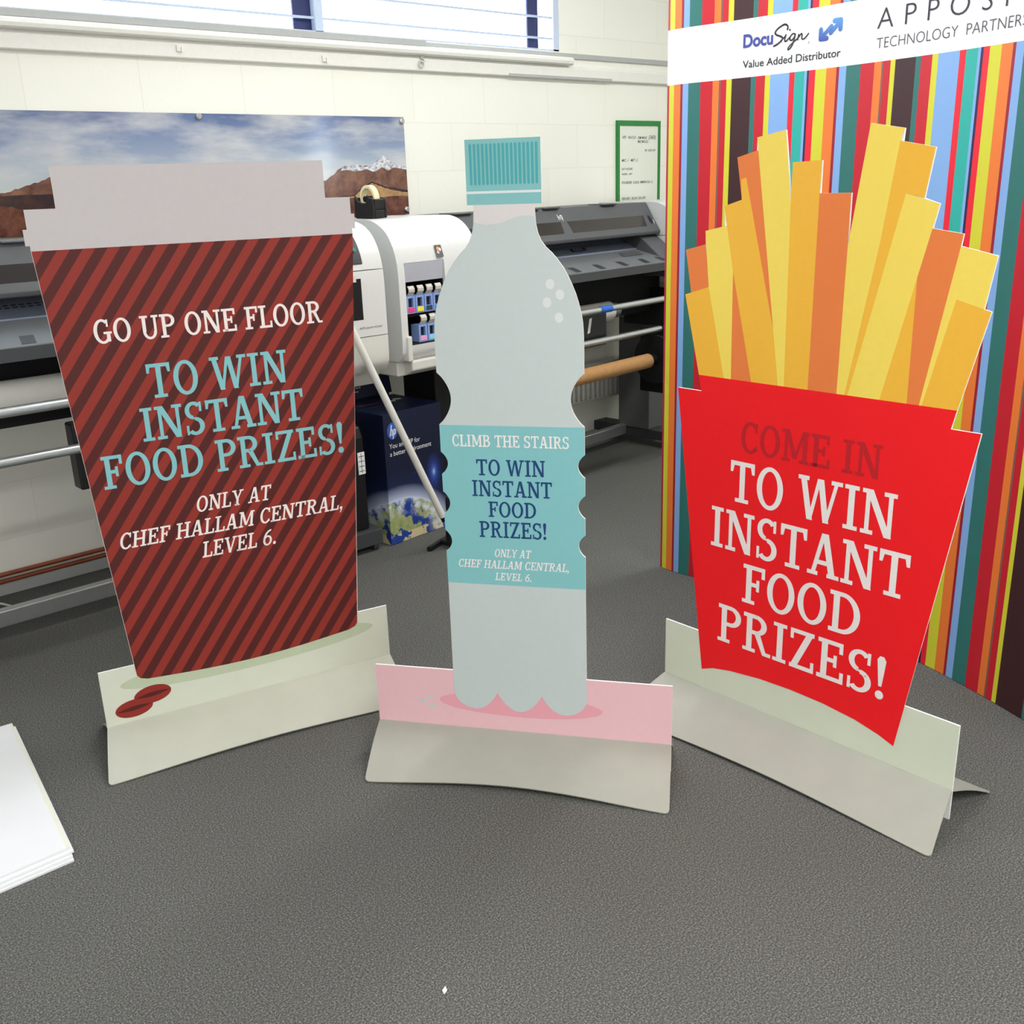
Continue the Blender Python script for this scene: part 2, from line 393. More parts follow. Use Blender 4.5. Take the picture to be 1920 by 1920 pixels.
# ------------------------------------------------------------------ the room
WY = 4.147
XL, XR, YF, ZC = -2.4, 5.7, -3.2, 3.1
struct(MB().box(XL, XR, YF, WY, -0.05, 0.0).build('floor', m_carpet))
struct(MB().box(XL, XR, YF, WY + .06, ZC, ZC + 0.1).build('ceiling', m_ceiling))
WX0, WX1, WZ0, WZ1 = -1.2, 4.137, 2.135, 2.95
w = MB()
w.box(XL, XR, WY, WY + 0.06, -0.05, WZ0)
w.box(XL, XR, WY, WY + 0.06, WZ1, ZC)
w.box(XL, WX0, WY, WY + 0.06, WZ0, WZ1)
w.box(WX1, XR, WY, WY + 0.06, WZ0, WZ1)
struct(w.build('wall_back', m_wall))
w = MB(); w.box(XR, XR + .06, YF, -1.02, 0, ZC); w.box(XR, XR + .06, -.58, WY, 0, ZC); w.box(XR, XR + .06, -1.02, -.58, 0, 1.45); w.box(XR, XR + .06, -1.02, -.58, 2.20, ZC)
struct(w.build('wall_right', m_wall))
w = MB(); w.box(XR + .01, XR + .05, -1.02, -.99, 1.45, 2.20); w.box(XR + .01, XR + .05, -.61, -.58, 1.45, 2.20); w.box(XR + .01, XR + .05, -.99, -.61, 1.45, 1.48); w.box(XR + .01, XR + .05, -.99, -.61, 2.17, 2.20); w.box(XR + .01, XR + .05, -.99, -.61, 1.955, 1.985)
w2 = struct(w.build('window_2', m_gloss_trim))
MB().add([(XR + .055, -1.0, 1.47), (XR + .055, -.6, 1.47), (XR + .055, -.6, 2.18), (XR + .055, -1.0, 2.18)], [(3, 2, 1, 0)]).build('window_pane', m_glass, w2, normals=False)
struct(MB().box(XL - 0.1, XL, YF, WY, 0, ZC).build('wall_left', m_paint))
struct(MB().box(XL, XR, YF - 0.1, YF, 0, ZC).build('wall_front', m_paint))
# window: frame, dark posts, louvre bars and glass
win = MB()
for a, b in ((WX0, WX0 + 0.04), (2.649, 2.689), (4.098, 4.137)): win.box(a, b, WY + .002, WY + 0.035, WZ0, WZ1)
win.box(WX0, WX1, WY + .002, WY + 0.035, WZ1 - 0.04, WZ1); win.box(WX0, WX1, WY + .002, WY + 0.035, WZ0, WZ0 + 0.008)
wo = struct(win.build('window_1', m_frame))
for a, b in ((2.560, 2.660), (3.945, 4.020)):
    MB().box(a, b, WY + .036, WY + .046, WZ0 + .008, WZ1 - .04).build('window_post', m_dark_frame, wo)
zz = WZ0 + 0.06
while zz < WZ1 - .06:
    MB().box(WX0 + .04, 4.098, WY + 0.012, WY + 0.022, zz - 0.005, zz + 0.005).build('louvre_bar', m_louvre, wo); zz += 0.10
MB().add([(WX0 + .02, WY + .048, WZ0 + .004), (4.135, WY + .048, WZ0 + .004), (4.135, WY + .048, WZ1 - .02), (WX0 + .02, WY + .048, WZ1 - .02)], [(0, 1, 2, 3)]).build('window_pane', m_glass, wo, normals=False)
# sill board, rounded ledge, trunking, skirting
struct(MB().box(WX0 - .1, 3.226, WY - 0.035, WY + .02, 2.106, WZ0).build('trim_1', m_grey_trim, bevel=0.003))
struct(MB().box(3.226, 5.2, WY - 0.012, WY, 2.104, 2.128).build('trim_2', m_grey_trim))
led = MB()
led.prism_x([(WY, 2.066), (WY - .045, 2.066), (WY - .056, 2.072), (WY - .060, 2.085), (WY - .056, 2.098), (WY - .045, 2.104), (WY, 2.104)], WX0 - .1, 4.19)
struct(led.build('trim_3', m_gloss_trim))
struct(MB().prism_x([(WY, 2.0), (WY - .022, 2.0), (WY - .026, 2.004), (WY - .026, 2.05), (WY - .018, 2.066), (WY, 2.066)], XL, 5.3).build('trim_4', m_gloss_trim))
struct(MB().box(XL, XR, WY - .014, WY, 0, 0.045).build('baseboard_back', m_grey_trim))
tag(MB().box(3.751, 4.516, WY - .030, WY - .026, 1.999, 2.012).build('cable_strip', m_grey_trim), 'thin grey strip stuck along the white trunking right of the bottle cap', 'strip')
# small clips and a loose cord below the ledge
for cx, cz, what in ((1.99, 2.035, 'small white cable clip on the trunking above the mountain picture'), (2.66, 2.028, 'small white cable clip on the trunking below the dark window post')):
    c = MB().box(cx - .012, cx + .012, WY - .034, WY - .026, cz - .012, cz + .012); c.box(cx + .004, cx + .012, WY - .040, WY - .034, cz - .016, cz + .004)
    tag(c.build('cable_clip', m_gloss_trim), what, 'clip', 'cable clips on the trunking')
pts = [(3.20 + .012 * math.sin(a * 2.2), WY - .035 - .004 * math.cos(a), 2.075 - .008 * a) for a in (0, .6, 1.2, 1.8, 2.4, 3.0, 3.6, 4.2, 4.8)]
cd = MB(); cd.tube(pts, 0.0035, 8); cd.tube([(pts[-1][0] + .014 * math.sin(a), WY - .036, pts[-1][2] - .008 + .014 * math.cos(a)) for a in (i * PI / 6 for i in range(13))], .004, 8)
tag(cd.build('blind_cord', m_warm_pl), 'knotted off-white cord hanging over the ledge below the window', 'cord')
# copper pipes low on the wall
for zc, wh in ((0.082, 'upper of the two copper pipes running along the wall behind the left printer'), (0.055, 'lower of the two copper pipes running along the wall behind the left printer')):
    tag(MB().cyl((XL + .05, WY - .03, zc), (2.9, WY - .03, zc + .012), 0.009, 14).build('copper_pipe', m_copper), wh, 'pipe', 'copper pipes along the skirting')
# radiator
rd = thing('radiator', 'white ribbed wall radiator low down behind the right printer', 'radiator', (3.45, WY - .11, 0.13))
b = MB(); b.box(0, 1.35, .02, .06, .12, .33)
for i in range(34): b.box(.015 + i * .0395, .035 + i * .0395, 0.0, .02, .135, .315)
b.build('panel', m_rad, rd, bevel=.004)
MB().box(-.003, 1.353, -.005, .07, .33, .345).build('top_grille', m_rad, rd, bevel=.004)
for xx in (.15, 1.15): MB().box(xx, xx + .04, .06, .108, .16, .30).build('bracket', m_rad, rd)
MB().cyl((1.30, .04, 0.12), (1.30, .04, -.129), .009).build('pipe', m_rad, rd)

# ------------------------------------------------------------------ picture panel on the wall
PX0, PX1, PZ0, PZ1 = 0.55, 3.073, 1.357, 1.796
pic = thing('landscape_picture', 'long glossy panoramic photograph panel of brown mountains under cloudy sky on the wall', 'picture', (0, WY - .022, 0))
m_psky = mat('printed_sky', (130, 150, 185), 0.10, spec=0.6)
k = NT(m_psky); co, x, y, z = k.xyz()
mp = k.n('ShaderNodeMapping'); mp.inputs['Scale'].default_value = (1.0, 1.0, 3.6); mp.inputs['Rotation'].default_value = (0, 0.12, 0); k.l(co, mp.inputs[0])
cl = k.noise(mp.outputs[0], 2.6, 6, 0.55)
hz = k.math('DIVIDE', k.math('SUBTRACT', z, 1.50), 0.30)
base = k.ramp(hz, [(0.0, lin((196, 202, 198))), (0.35, lin((158, 172, 190))), (0.75, lin((112, 130, 166))), (1.0, lin((88, 106, 148)))])
cf = k.ramp(cl, [(0.42, (0, 0, 0)), (0.66, (0.75, 0.75, 0.75))])
k.l(k.mix(cf, base, lin((206, 206, 204))), k.p.inputs['Base Color'])
def ground(name, a, b_c, sc_, lo=.35, hi=.65):
    m = mat(name, a, 0.14, spec=0.5); q = NT(m); co, x, y, z = q.xyz()
    q.l(q.ramp(q.noise(co, sc_, 6, 0.65), [(lo, lin(a)), (hi, lin(b_c))]), q.p.inputs['Base Color']); return m
m_pmtn = ground('printed_mountain', (88, 56, 50), (140, 98, 78), 16)
m_psnow = ground('printed_snow', (216, 218, 224), (120, 116, 124), 42, .45, .62)
m_psand = ground('printed_sand', (150, 112, 74), (184, 148, 100), 30)
m_pearth = ground('printed_earth', (70, 34, 30), (120, 72, 58), 22)
m_pdark = ground('printed_shade', (36, 26, 34), (66, 42, 42), 18)
MB().box(PX0, PX1, 0, .006, PZ0, PZ1).build('panel', m_white_pl, pic)
p = MB(); p.flat([(PX0, PZ0), (PX1, PZ0), (PX1, PZ1), (PX0, PZ1)], -.0004, 0)
rnd = random.Random(9)
def ridge(pts, jit=.004, n=6):
    out = []
    for (ax, az), (bx, bz) in zip(pts[:-1], pts[1:]):
        for i in range(n):
            t = i / n; out.append((ax + (bx - ax) * t, az + (bz - az) * t + (rnd.uniform(-jit, jit) if i else 0)))
    out.append(pts[-1]); return out
def land(top, mi, y, z0=PZ0): p.flat([(top[0][0], z0)] + top + [(top[-1][0], z0)], y, mi)
land(ridge([(PX0, 1.47), (.8, 1.50), (1.0, 1.475), (1.236, 1.512), (1.294, 1.524), (1.384, 1.552), (1.46, 1.578), (1.52, 1.582), (1.62, 1.545), (1.8, 1.50), (2.1, 1.485), (2.4, 1.50), (2.55, 1.515), (2.625, 1.526), (2.697, 1.571), (2.722, 1.578), (2.795, 1.586), (2.868, 1.578), (2.942, 1.624), (2.992, 1.595), (3.046, 1.577), (PX1, 1.570)]), 1, -.0008)
p.flat(ridge([(2.70, 1.562), (2.722, 1.584), (2.76, 1.578), (2.795, 1.59), (2.83, 1.577), (2.868, 1.582), (2.90, 1.598), (2.942, 1.626), (2.97, 1.605), (2.992, 1.597), (3.046, 1.578), (PX1, 1.570)], .002, 3) + ridge([(PX1, 1.562), (3.0, 1.572), (2.97, 1.56), (2.93, 1.575), (2.88, 1.555), (2.84, 1.568), (2.78, 1.558), (2.73, 1.566)], .003, 3), -.0012, 2)
land(ridge([(2.60, 1.44), (2.70, 1.452), (2.768, 1.457), (2.816, 1.491), (2.868, 1.513), (2.936, 1.490), (PX1, 1.468)], .002), 5, -.0012, 1.43)
land(ridge([(2.66, 1.44), (2.768, 1.452), (2.816, 1.484), (2.868, 1.506), (2.936, 1.482), (3.0, 1.468), (PX1, 1.458)], .002), 3, -.0016, 1.43)
land(ridge([(PX0, 1.44), (1.0, 1.455), (2.0, 1.43), (2.6, 1.446), (2.76, 1.443), (PX1, 1.441)], .003), 4, -.0020)
land(ridge([(PX0, 1.49), (1.0, 1.498), (1.3, 1.503), (1.6, 1.498), (1.75, 1.47)], .002), 5, -.0024, 1.452)
land(ridge([(PX0, 1.44), (.9, 1.455), (1.1, 1.462), (1.22, 1.468), (1.30, 1.452), (1.42, 1.440), (1.6, 1.43)], .005), 4, -.0028)
p.build('printed_scene', [m_psky, m_pmtn, m_psnow, m_psand, m_pearth, m_pdark], pic, normals=False)
for xx, zc in ((0.6, 1.784), (2.039, 1.784), (3.060, 1.778), (0.6, 1.379), (2.039, 1.379), (3.058, 1.380)):
    q = MB(); q.cyl((xx, .0215, zc), (xx, -.010, zc), .013, 24); q.cyl((xx, -.010, zc), (xx, -.013, zc), .013, 24, r2=.009)
    q.build('fixing_cap', m_steel, pic)

# ------------------------------------------------------------------ framed handwritten notice
nt_ = thing('framed_notice', 'handwritten white notice in a green frame on the wall above the right printer', 'notice', (4.578, WY - .016, 1.26))
fr_b = MB(); fr_b.box(0, .020, 0, .014, 0, .54); fr_b.box(.357, .377, 0, .014, 0, .54); fr_b.box(.020, .357, 0, .014, .512, .54); fr_b.box(.020, .357, 0, .014, 0, .02)
fr_b.build('frame', m_green, nt_)
MB().box(.018, .359, .004, .012, .018, .514).build('sheet', m_notice, nt_)
for s_, x0, x1, z0, cap in (('HP3', .045, .075, .442, .016), ('RAUCUS', .095, .160, .443, .014), ('SEMI MAKE', .178, .258, .441, .014), ('(360)', .275, .335, .441, .020), ('MED MOULD', .178, .270, .420, .014),
                            ('PSP - ROW OFF', .240, .335, .372, .012), ('MEC -1   MET -2', .040, .175, .318, .014), ('SAT HOURS', .040, .133, .272, .012), ('PAPER - HP1', .040, .130, .244, .011),
                            ('FOUNDRE  5.0.0.8  AMRIN 0.0.1.2', .040, .312, .196, .014), ('PSP-HP3 - ROW ON HP1', .042, .250, .106, .015), ('SAVES THE ROLL, TO COPY NUMBERS', .042, .315, .056, .010)):
    v, f = sans_fit(s_, x0, x1, z0, cap, weight=.010, shear=.12)
    MB().add([(a, .0035, c) for a, c in v], f).build('handwriting', m_pen, nt_, normals=False)

# ------------------------------------------------------------------ wide-format printers
HP_ = [(.545, .80), (.545, 1.362)] + spline([(.20, 1.364), (.15, 1.360), (.10, 1.342), (.055, 1.308), (.022, 1.255), (.005, 1.195), (0, 1.13)], 5) + [(0, .90)] + spline([(0, .87), (.006, .83), (.03, .80)], 4)
def clip_prof(z0, z1):
    """slice of the rounded end-module profile between two heights"""
    def fy(z):
        P = HP_[2:]
        for (ya, za), (yb, zb) in zip(P[:-1], P[1:]):
            if zb <= z <= za: return ya + (yb - ya) * ((za - z) / ((za - zb) or 1e-9))
        return 0.03
    front = [(y, z) for y, z in HP_[2:] if z0 < z < z1]
    out = [(.545, z0), (.545, min(z1, 1.362))]
    if z1 < 1.36: out.append((fy(z1), z1))
    out += front
    out.append((fy(z0), z0))
    return out
def printer(loc, rz, label, number, leg_x):
    P = thing('wide_format_printer', label, 'printer', loc, math.radians(rz), 'wide format printers along the back wall')
    # left end: rounded ink housing with an open bay
    h = MB()
    h.prism_x(HP_, -.015, .020); h.prism_x(HP_, .24, .44)
    h.prism_x(clip_prof(1.195, 1.4), .020, .24); h.prism_x(clip_prof(.80, .862), .020, .24)
    h.build('ink_housing', m_white_pl, P, smooth=True)
    by = MB(); by.box(.020, .24, .20, .22, .862, 1.195); by.box(.020, .024, .015, .20, .864, 1.12); by.box(.236, .24, .015, .20, .864, 1.12)
    by.box(.024, .236, .015, .20, .862, .868); by.box(.024, .236, .03, .20, 1.115, 1.12); by.box(.024, .236, .035, .20, .975, .986)
    by.build('ink_bay', m_blackm, P)
    MB().prism_x([(.012, 1.118), (.032, 1.118), (.032, 1.195), (.006, 1.195)], .0205, .2395).build('ink_door', m_door_pl, P, bevel=.002)
    st = MB(); st.add([(.200, .0166, 1.254), (.238, .0166, 1.254), (.238, -.001, 1.206), (.200, -.001, 1.206)], [(0, 1, 2, 3)])
    st.build('sticker', m_dark_pl, P)
    s2 = MB()
    for cx, cz, r, mi in ((.216, 1.240, .008, 0), (.225, 1.236, .007, 1), (.219, 1.228, .007, 2), (.213, 1.226, .006, 1)):
        s2.add([(cx + r * math.cos(a), .0166 - (1.254 - (cz + r * math.sin(a))) * .367 - .0008, cz + r * math.sin(a)) for a in (2 * PI * i / 14 for i in range(14))], [tuple(range(14))], mi)
    s2.build('sticker_print', [mat('sticker_orange', (220, 150, 60), .5, noise=.02), m_sticker, mat('sticker_red', (190, 80, 90), .5, noise=.02)], P, normals=False)
    # lower bezel under the housing
    lb = MB(); lb.prism_x([(.05, .735), (.05, .80), (.50, .80), (.50, .735)], -.010, .42); lb.prism_x([(.0, .76), (.0, .80), (.05, .80), (.05, .735)], .03, .42); lb.box(.005, .03, -.012, .05, .80, .905)
    lb.build('lower_bezel', m_warm_pl, P, bevel=.006)
    # middle body
    bd = MB(); bd.box(.44, 1.95, .30, .545, .80, 1.345); bd.box(.44, 1.95, .22, .545, 1.34, 1.358)
    bd.build('body', m_dark_pl, P)
    MB().box(.44, 1.95, .125, .30, .80, 1.06).build('lower_body', m_blackm, P)
    # sloping top cover with smoked windows
    def cov(z, d=0.0): return .12 + (z - 1.215) * (.10 / .145) - d
    c = MB()
    c.prism_x([(cov(1.36), 1.362), (cov(1.215), 1.215), (.124, 1.200), (.150, 1.196), (.30, 1.345), (.30, 1.362)], .442, 1.948)
    for xx in (.50, .95, 1.10, 1.55): c.box(xx, xx + .12, .20, .30, 1.360, 1.367)
    c.build('top_cover', m_dark_pl, P, bevel=.004)
    for a, b2 in ((.565, 1.180), (1.235, 1.855)):
        g = MB(); v = [(a, cov(1.297, .0012), 1.297), (b2 + .008, cov(1.297, .0012), 1.297), (b2 - .006, cov(1.243, .0012), 1.243), (a + .006, cov(1.243, .0012), 1.243)]
        v2 = [(x_, y_ + .004, z_) for x_, y_, z_ in v]
        g.add(v + v2, [(0, 1, 2, 3), (7, 6, 5, 4), (0, 4, 5, 1), (1, 5, 6, 2), (2, 6, 7, 3), (3, 7, 4, 0)])
        g.build('cover_window', m_smoke, P)
    for xx in (.505, 1.905):
        d = MB(); d.add([(xx + .014 * math.cos(t) , cov(1.275 + .022 * math.sin(t), .0015), 1.275 + .022 * math.sin(t)) for t in (2 * PI * i / 18 for i in range(18))], [tuple(range(18))])
        o = d.build('cover_latch', m_black, P, normals=False)
        e = MB(); e.add([(xx + .010 + (.016 - .006 * kk) * math.cos(t), cov(1.268 + .017 * math.sin(t), .0025), 1.268 + .017 * math.sin(t)) for kk, ts in ((0, [-100 + 12 * i for i in range(11)]), (1, [20 - 12 * i for i in range(11)])) for t in map(math.radians, ts)], [tuple(range(22))])
        e.build('latch_tab', m_white_pl, o, normals=False)
    lg = MB()
    for q in stroke([(1.186, 1.308), (1.186, 1.330)], .004) + stroke([(1.186, 1.319), (1.197, 1.319), (1.197, 1.308)], .004) + stroke([(1.212, 1.302), (1.204, 1.326), (1.216, 1.326), (1.216, 1.312)], .004):
        lg.add([(x_, cov(z_, .002), z_) for x_, z_ in q], [tuple(range(len(q)))])
    lg.build('logo', m_sticker, P, normals=False)
    # paper path and output table
    pp = MB(); pp.prism_x([(.30, 1.19), (.285, 1.185), (.17, 1.132), (.17, 1.122), (.30, 1.122)], .442, 1.948); pp.build('paper_path', m_path, P)
    sl_ = MB()
    for i in range(60):
        xx = .47 + i * .0245
        for yy in (.225, .240):
            zz = 1.132 + (yy - .17) * (.053 / .115) + .0008
            sl_.add([(xx, yy, zz), (xx + .015, yy, zz), (xx + .015, yy + .006, zz + .0028), (xx, yy + .006, zz + .0028)], [(0, 1, 2, 3)])
    sl_.build('guide_slots', m_pathdot, P, normals=False)
    for xx in (.60, 1.30):
        MB().tube([(xx, .21, 1.158), (xx, .19, 1.150), (xx + .10, .19, 1.150), (xx + .10, .21, 1.158)], .004, 8).build('guide_loop', m_black, P)
    tbm = MB(); tbm.prism_x([(.17, 1.128), (-.06, 1.074), (-.062, 1.030), (.02, 1.022), (.17, 1.060)], .442, 1.80)
    tbm.build('output_table', m_mid_pl, P, bevel=.003)
    MB().prism_x([(-.0605, 1.070), (-.066, 1.070), (-.068, 1.032), (-.0625, 1.032)], .442, 1.80).build('table_lip', m_darker_pl, P)
    for xx in (.52, .70, .88, 1.05, 1.235, 1.42, 1.60, 1.75):
        lt = MB(); lt.add([(xx, .020, 1.0938), (xx + .042, .020, 1.0938), (xx + .026, -.050, 1.0774), (xx - .016, -.050, 1.0774)], [(0, 1, 2, 3)])
        for i in range(5): lt.add([(xx - .012 + i * .009, -.046, 1.0795), (xx - .009 + i * .009, -.046, 1.0795), (xx + .002 + i * .009, .016, 1.094), (xx - .001 + i * .009, .016, 1.094)], [(0, 1, 2, 3)])
        lt.build('table_latch', m_darker_pl, P, normals=False)
    MB().add([(1.60, .135, 1.1225), (1.75, .135, 1.1225), (1.73, .075, 1.1085), (1.56, .075, 1.1085)], [(0, 1, 2, 3)]).build('table_plate', m_dark_pl, P, normals=False)
    wg = MB(); wg.prism_x([(.30, 1.34), (.16, 1.20), (.10, 1.16), (-.06, 1.03), (-.06, .99), (.30, .99)], 1.80, 1.948); wg.build('side_wing', m_dark_pl, P, bevel=.005)
    # right end module: upper cover, front door and lower cover with narrow gaps
    MB().prism_x(clip_prof(1.192, 1.4), 1.95, 2.40).build('end_cover', m_white_pl, P, smooth=True)
    MB().prism_x(clip_prof(.942, 1.189), 1.95, 2.40).build('end_door', m_white_pl, P, smooth=True)
    lc = MB(); lc.prism_x(clip_prof(.80, .939), 1.95, 2.40); lc.prism_x([(.545, .735), (.545, .80), (.05, .80), (.10, .735)], 1.97, 2.39); lc.build('end_lower_cover', m_warm_pl, P, smooth=True)
    cp = MB(); F = clip_prof(1.215, 1.322)[2:]
    F = [(y_, z_) for y_, z_ in F]
    cp.prism_x([(y_ - .004, z_) for y_, z_ in F] + [(y_ + .006, z_ - .003) for y_, z_ in reversed(F)], 1.975, 2.31)
    o = cp.build('control_panel', m_darker_pl, P, bevel=.002)
    bt = MB(); bt.cyl((2.283, .012, 1.268), (2.283, .025, 1.268), .007, 18); bt.build('power_button', mat('teal_button', (70, 140, 140), .4, noise=.03), o)
    sc_ = MB(); sc_.add([(2.02, .046, 1.297), (2.20, .046, 1.297), (2.20, .0115, 1.244), (2.02, .0115, 1.244)], [(0, 1, 2, 3)])
    sc_.build('display', mat('display_glass', (70, 84, 104), .1, spec=.6, noise=.1, nscale=12), o, normals=False)
    MB().box(2.19, 2.27, -.003, .001, 1.150, 1.176).build('door_catch', m_warm_pl, P, bevel=.001)
    v, f = sans_fit(str(number), 2.185 if number == 1 else 2.15, 2.292 if number == 1 else 2.28, 1.012, .150, weight=.02)
    MB().add([(a, -.0008, c2) for a, c2 in v], f).build('number', m_black, P, normals=False)
    v, f = sans_fit('#Supersize', 2.27, 2.375, .972, .009, shear=.15)
    MB().add([(a, -.0008, c2) for a, c2 in v], f).build('nameplate', m_mid_pl, P, normals=False)
    # stand: legs, feet, cross beam
    for xx in (.33, leg_x):
        MB().box(xx, xx + (.25 if xx > 1 else .13), .20, .42, .10, .80).build('stand_leg', m_leg_pl if xx > 1 else m_black, P, bevel=.006)
        ft = MB(); ft.box(xx + .01, xx + .12, .0, .62, .045, .10)
        for yy in (.04, .58): ft.cyl((xx + .03, yy, .024), (xx + .10, yy, .024), .024, 18)
        ft.build('stand_foot', m_darker_pl, P, bevel=.004)
    MB().box(.46, leg_x, .36, .40, .055, .115).build('cross_beam', m_steel, P, bevel=.004)
    # rods and rolls
    for zz, x1 in ((.893, 1.90), (.745, 1.64)):
        MB().cyl((.30, -.10, zz), (x1, -.10, zz), .0155, 24).build('guide_rod', m_steel, P)
    for xx in (.30, 1.86): MB().box(xx, xx + .03, -.125, .30, .72, .925).build('rod_bracket', m_black, P, bevel=.004)
    return P
pr1 = printer((-.08, 3.30, 0), 0.0, 'grey and white wide format printer numbered 1, behind the coffee cup cutout', 1, 1.80)
pr2 = printer((2.46, 3.38, 0), 4.5, 'grey wide format printer behind the bottle cutout, with an open ink bay', 2, 1.97)

def on(prn, rz, x, y, z):
    a = math.radians(rz); return (prn.location.x + x * math.cos(a) - y * math.sin(a), prn.location.y + x * math.sin(a) + y * math.cos(a), prn.location.z + z)
# media rolls
def roll(prn, rz, x0, x1, y, z, r, name, label, m, mcore=None, group=None):
    o = thing(name, label, 'roll', on(prn, rz, x0, y, z), math.radians(rz), group)
    L = x1 - x0
    MB().cyl((0, 0, 0), (L, 0, 0), r, 32).build('wound_paper', m, o)
    MB().cyl((L, 0, 0), (L + .06, 0, 0), r * .75, 24).build('hub', mcore or m_mid_pl, o)
    return o
roll(pr1, 0, .45, 1.78, .06, .905, .055, 'media_roll', 'pale paper roll mounted under the left printer behind its steel rods', m_roll, group='media rolls under the printers')
roll(pr2, 4.5, .48, 1.42, .062, .848, .050, 'media_roll', 'pale paper roll mounted under the right printer behind its steel rods', m_roll, group='media rolls under the printers')
# take-up electronics boxes hanging behind the rods
for prn, rz, x0, x1, wh in ((pr1, 0, 1.13, 1.28, 'black box hanging behind the steel rods of the left printer'), (pr2, 4.5, .74, 1.243, 'black box with a white label behind the steel rods of the right printer')):
    o = thing('take_up_motor', wh, 'motor', on(prn, rz, x0, -.085, .60 if prn is pr1 else .715), math.radians(rz), 'take-up motors')
    hgt = .215 if prn is pr1 else .16
    MB().box(0, x1 - x0, .02, .085, 0, hgt).build('housing', m_black, o, bevel=.006)
    if prn is pr2:
        lbm = MB(); lbm.add([(.352, .0192, .068), (.372, .0192, .072), (.388, .0192, .142), (.368, .0192, .138)], [(0, 1, 2, 3)]); lbm.build('sticker', m_sticker, o, normals=False)
o = MB(); o.cyl((0, 0, 0), (.085, 0, 0), .0172, 24, caps=False); o.cyl((.085, 0, 0), (0, 0, 0), .0160, 24, caps=False)
tp = tag(o.build('tape_band', m_blue_tape), 'strip of blue tape wrapped round the upper steel rod of the right printer', 'tape')
tp.location = on(pr2, 4.5, 1.145, -.10, .893); tp.rotation_euler = (0, 0, math.radians(4.5))
# cardboard core on the take-up reel
tk = thing('cardboard_tube', 'brown cardboard tube mounted across the take-up reel of the right printer', 'tube', on(pr2, 4.5, .50, -.10, .592), math.radians(4.5))
b = MB(); b.cyl((0, 0, 0), (1.04, 0, 0), .037, 32, caps=False); b.cyl((1.04, 0, 0), (0, 0, 0), .031, 32, caps=False)
for xx in (0, 1.04):
    n = 32; b.add([(xx, r * math.cos(2 * PI * i / n), r * math.sin(2 * PI * i / n)) for r in (.037, .031) for i in range(n)], [(i, (i + 1) % n, (i + 1) % n + n, i + n) for i in range(n)])
b.build('tube', m_kraft, tk)
rl = thing('take_up_reel', 'black take-up reel with round flange right of the cardboard tube', 'reel', on(pr2, 4.5, 1.56, -.10, .592), math.radians(4.5))
MB().cyl((.03, 0, 0), (.06, 0, 0), .125, 36).build('flange', m_black, rl)
MB().cyl((-.022, 0, 0), (.20, 0, 0), .028, 24).build('hub', m_black, rl)
MB().box(.10, .20, -.06, .14, -.19, .15).build('reel_stand', m_blackm, rl, bevel=.006)
# ink cartridges in the bay of the right printer
def cartridge(x, z, colr, colname, where, seen):
    o = thing('ink_cartridge', 'blue ink cartridge with %s label, %s of the open bay' % (colname, where), 'cartridge', on(pr2, 4.5, x, .016, z), math.radians(4.5), 'ink cartridges in the open bay')
    fb = MB(); fb.box(0, .010, 0, .05, 0, .072); fb.box(.036, .046, 0, .05, 0, .072); fb.box(.010, .036, 0, .05, .062, .072); fb.box(.010, .036, 0, .05, 0, .026); fb.box(.010, .036, .022, .05, .026, .062)
    fb.build('frame', m_ink_blue, o, bevel=.0015)
    MB().box(.020, .034, .010, .022, .026, .062).build('ink_tank', m_black, o)
    MB().box(.006, .040, -.002, 0, .006, .025).build('colour_label', mat('ink_label_' + colname.replace(' ', '_'), colr, .5, noise=.02), o, bevel=.001)
    lv = MB(); n = 6
    prof = [(-.004, .112), (-.010, .100), (-.008, .088), (0, .080), (.004, .073)]
    v = []
    for y_, z_ in prof: v += [(.006 + (.112 - z_) * .12, y_, z_), (.038 + (.112 - z_) * .10, y_, z_)]
    v += [(x_, y_ + .004, z_) for x_, y_, z_ in v]
    m_ = len(prof) * 2
    fs = []
    for i in range(len(prof) - 1): a = 2 * i; fs += [(a, a + 1, a + 3, a + 2), (m_ + a, m_ + a + 2, m_ + a + 3, m_ + a + 1), (a, a + 2, m_ + a + 2, m_ + a), (a + 1, m_ + a + 1, m_ + a + 3, a + 3)]
    fs += [(0, m_, m_ + 1, 1), (m_ - 2, m_ - 1, 2 * m_ - 1, 2 * m_ - 2)]
    lv.add(v, fs); lv.build('lever', m_lever, o)
for i, (c_, nm) in enumerate((((226, 60, 120), 'magenta'), ((228, 216, 60), 'yellow'), ((44, 60, 80), 'black'), ((60, 150, 200), 'cyan'))):
    cartridge(.034 + i * .0495, .990, c_, nm, 'upper row', True)
for i, (c_, nm) in enumerate((((226, 150, 190), 'pale pink'), ((130, 200, 220), 'pale cyan'))):
    cartridge(.092 + i * .0505, .869, c_, nm, 'lower row', True)
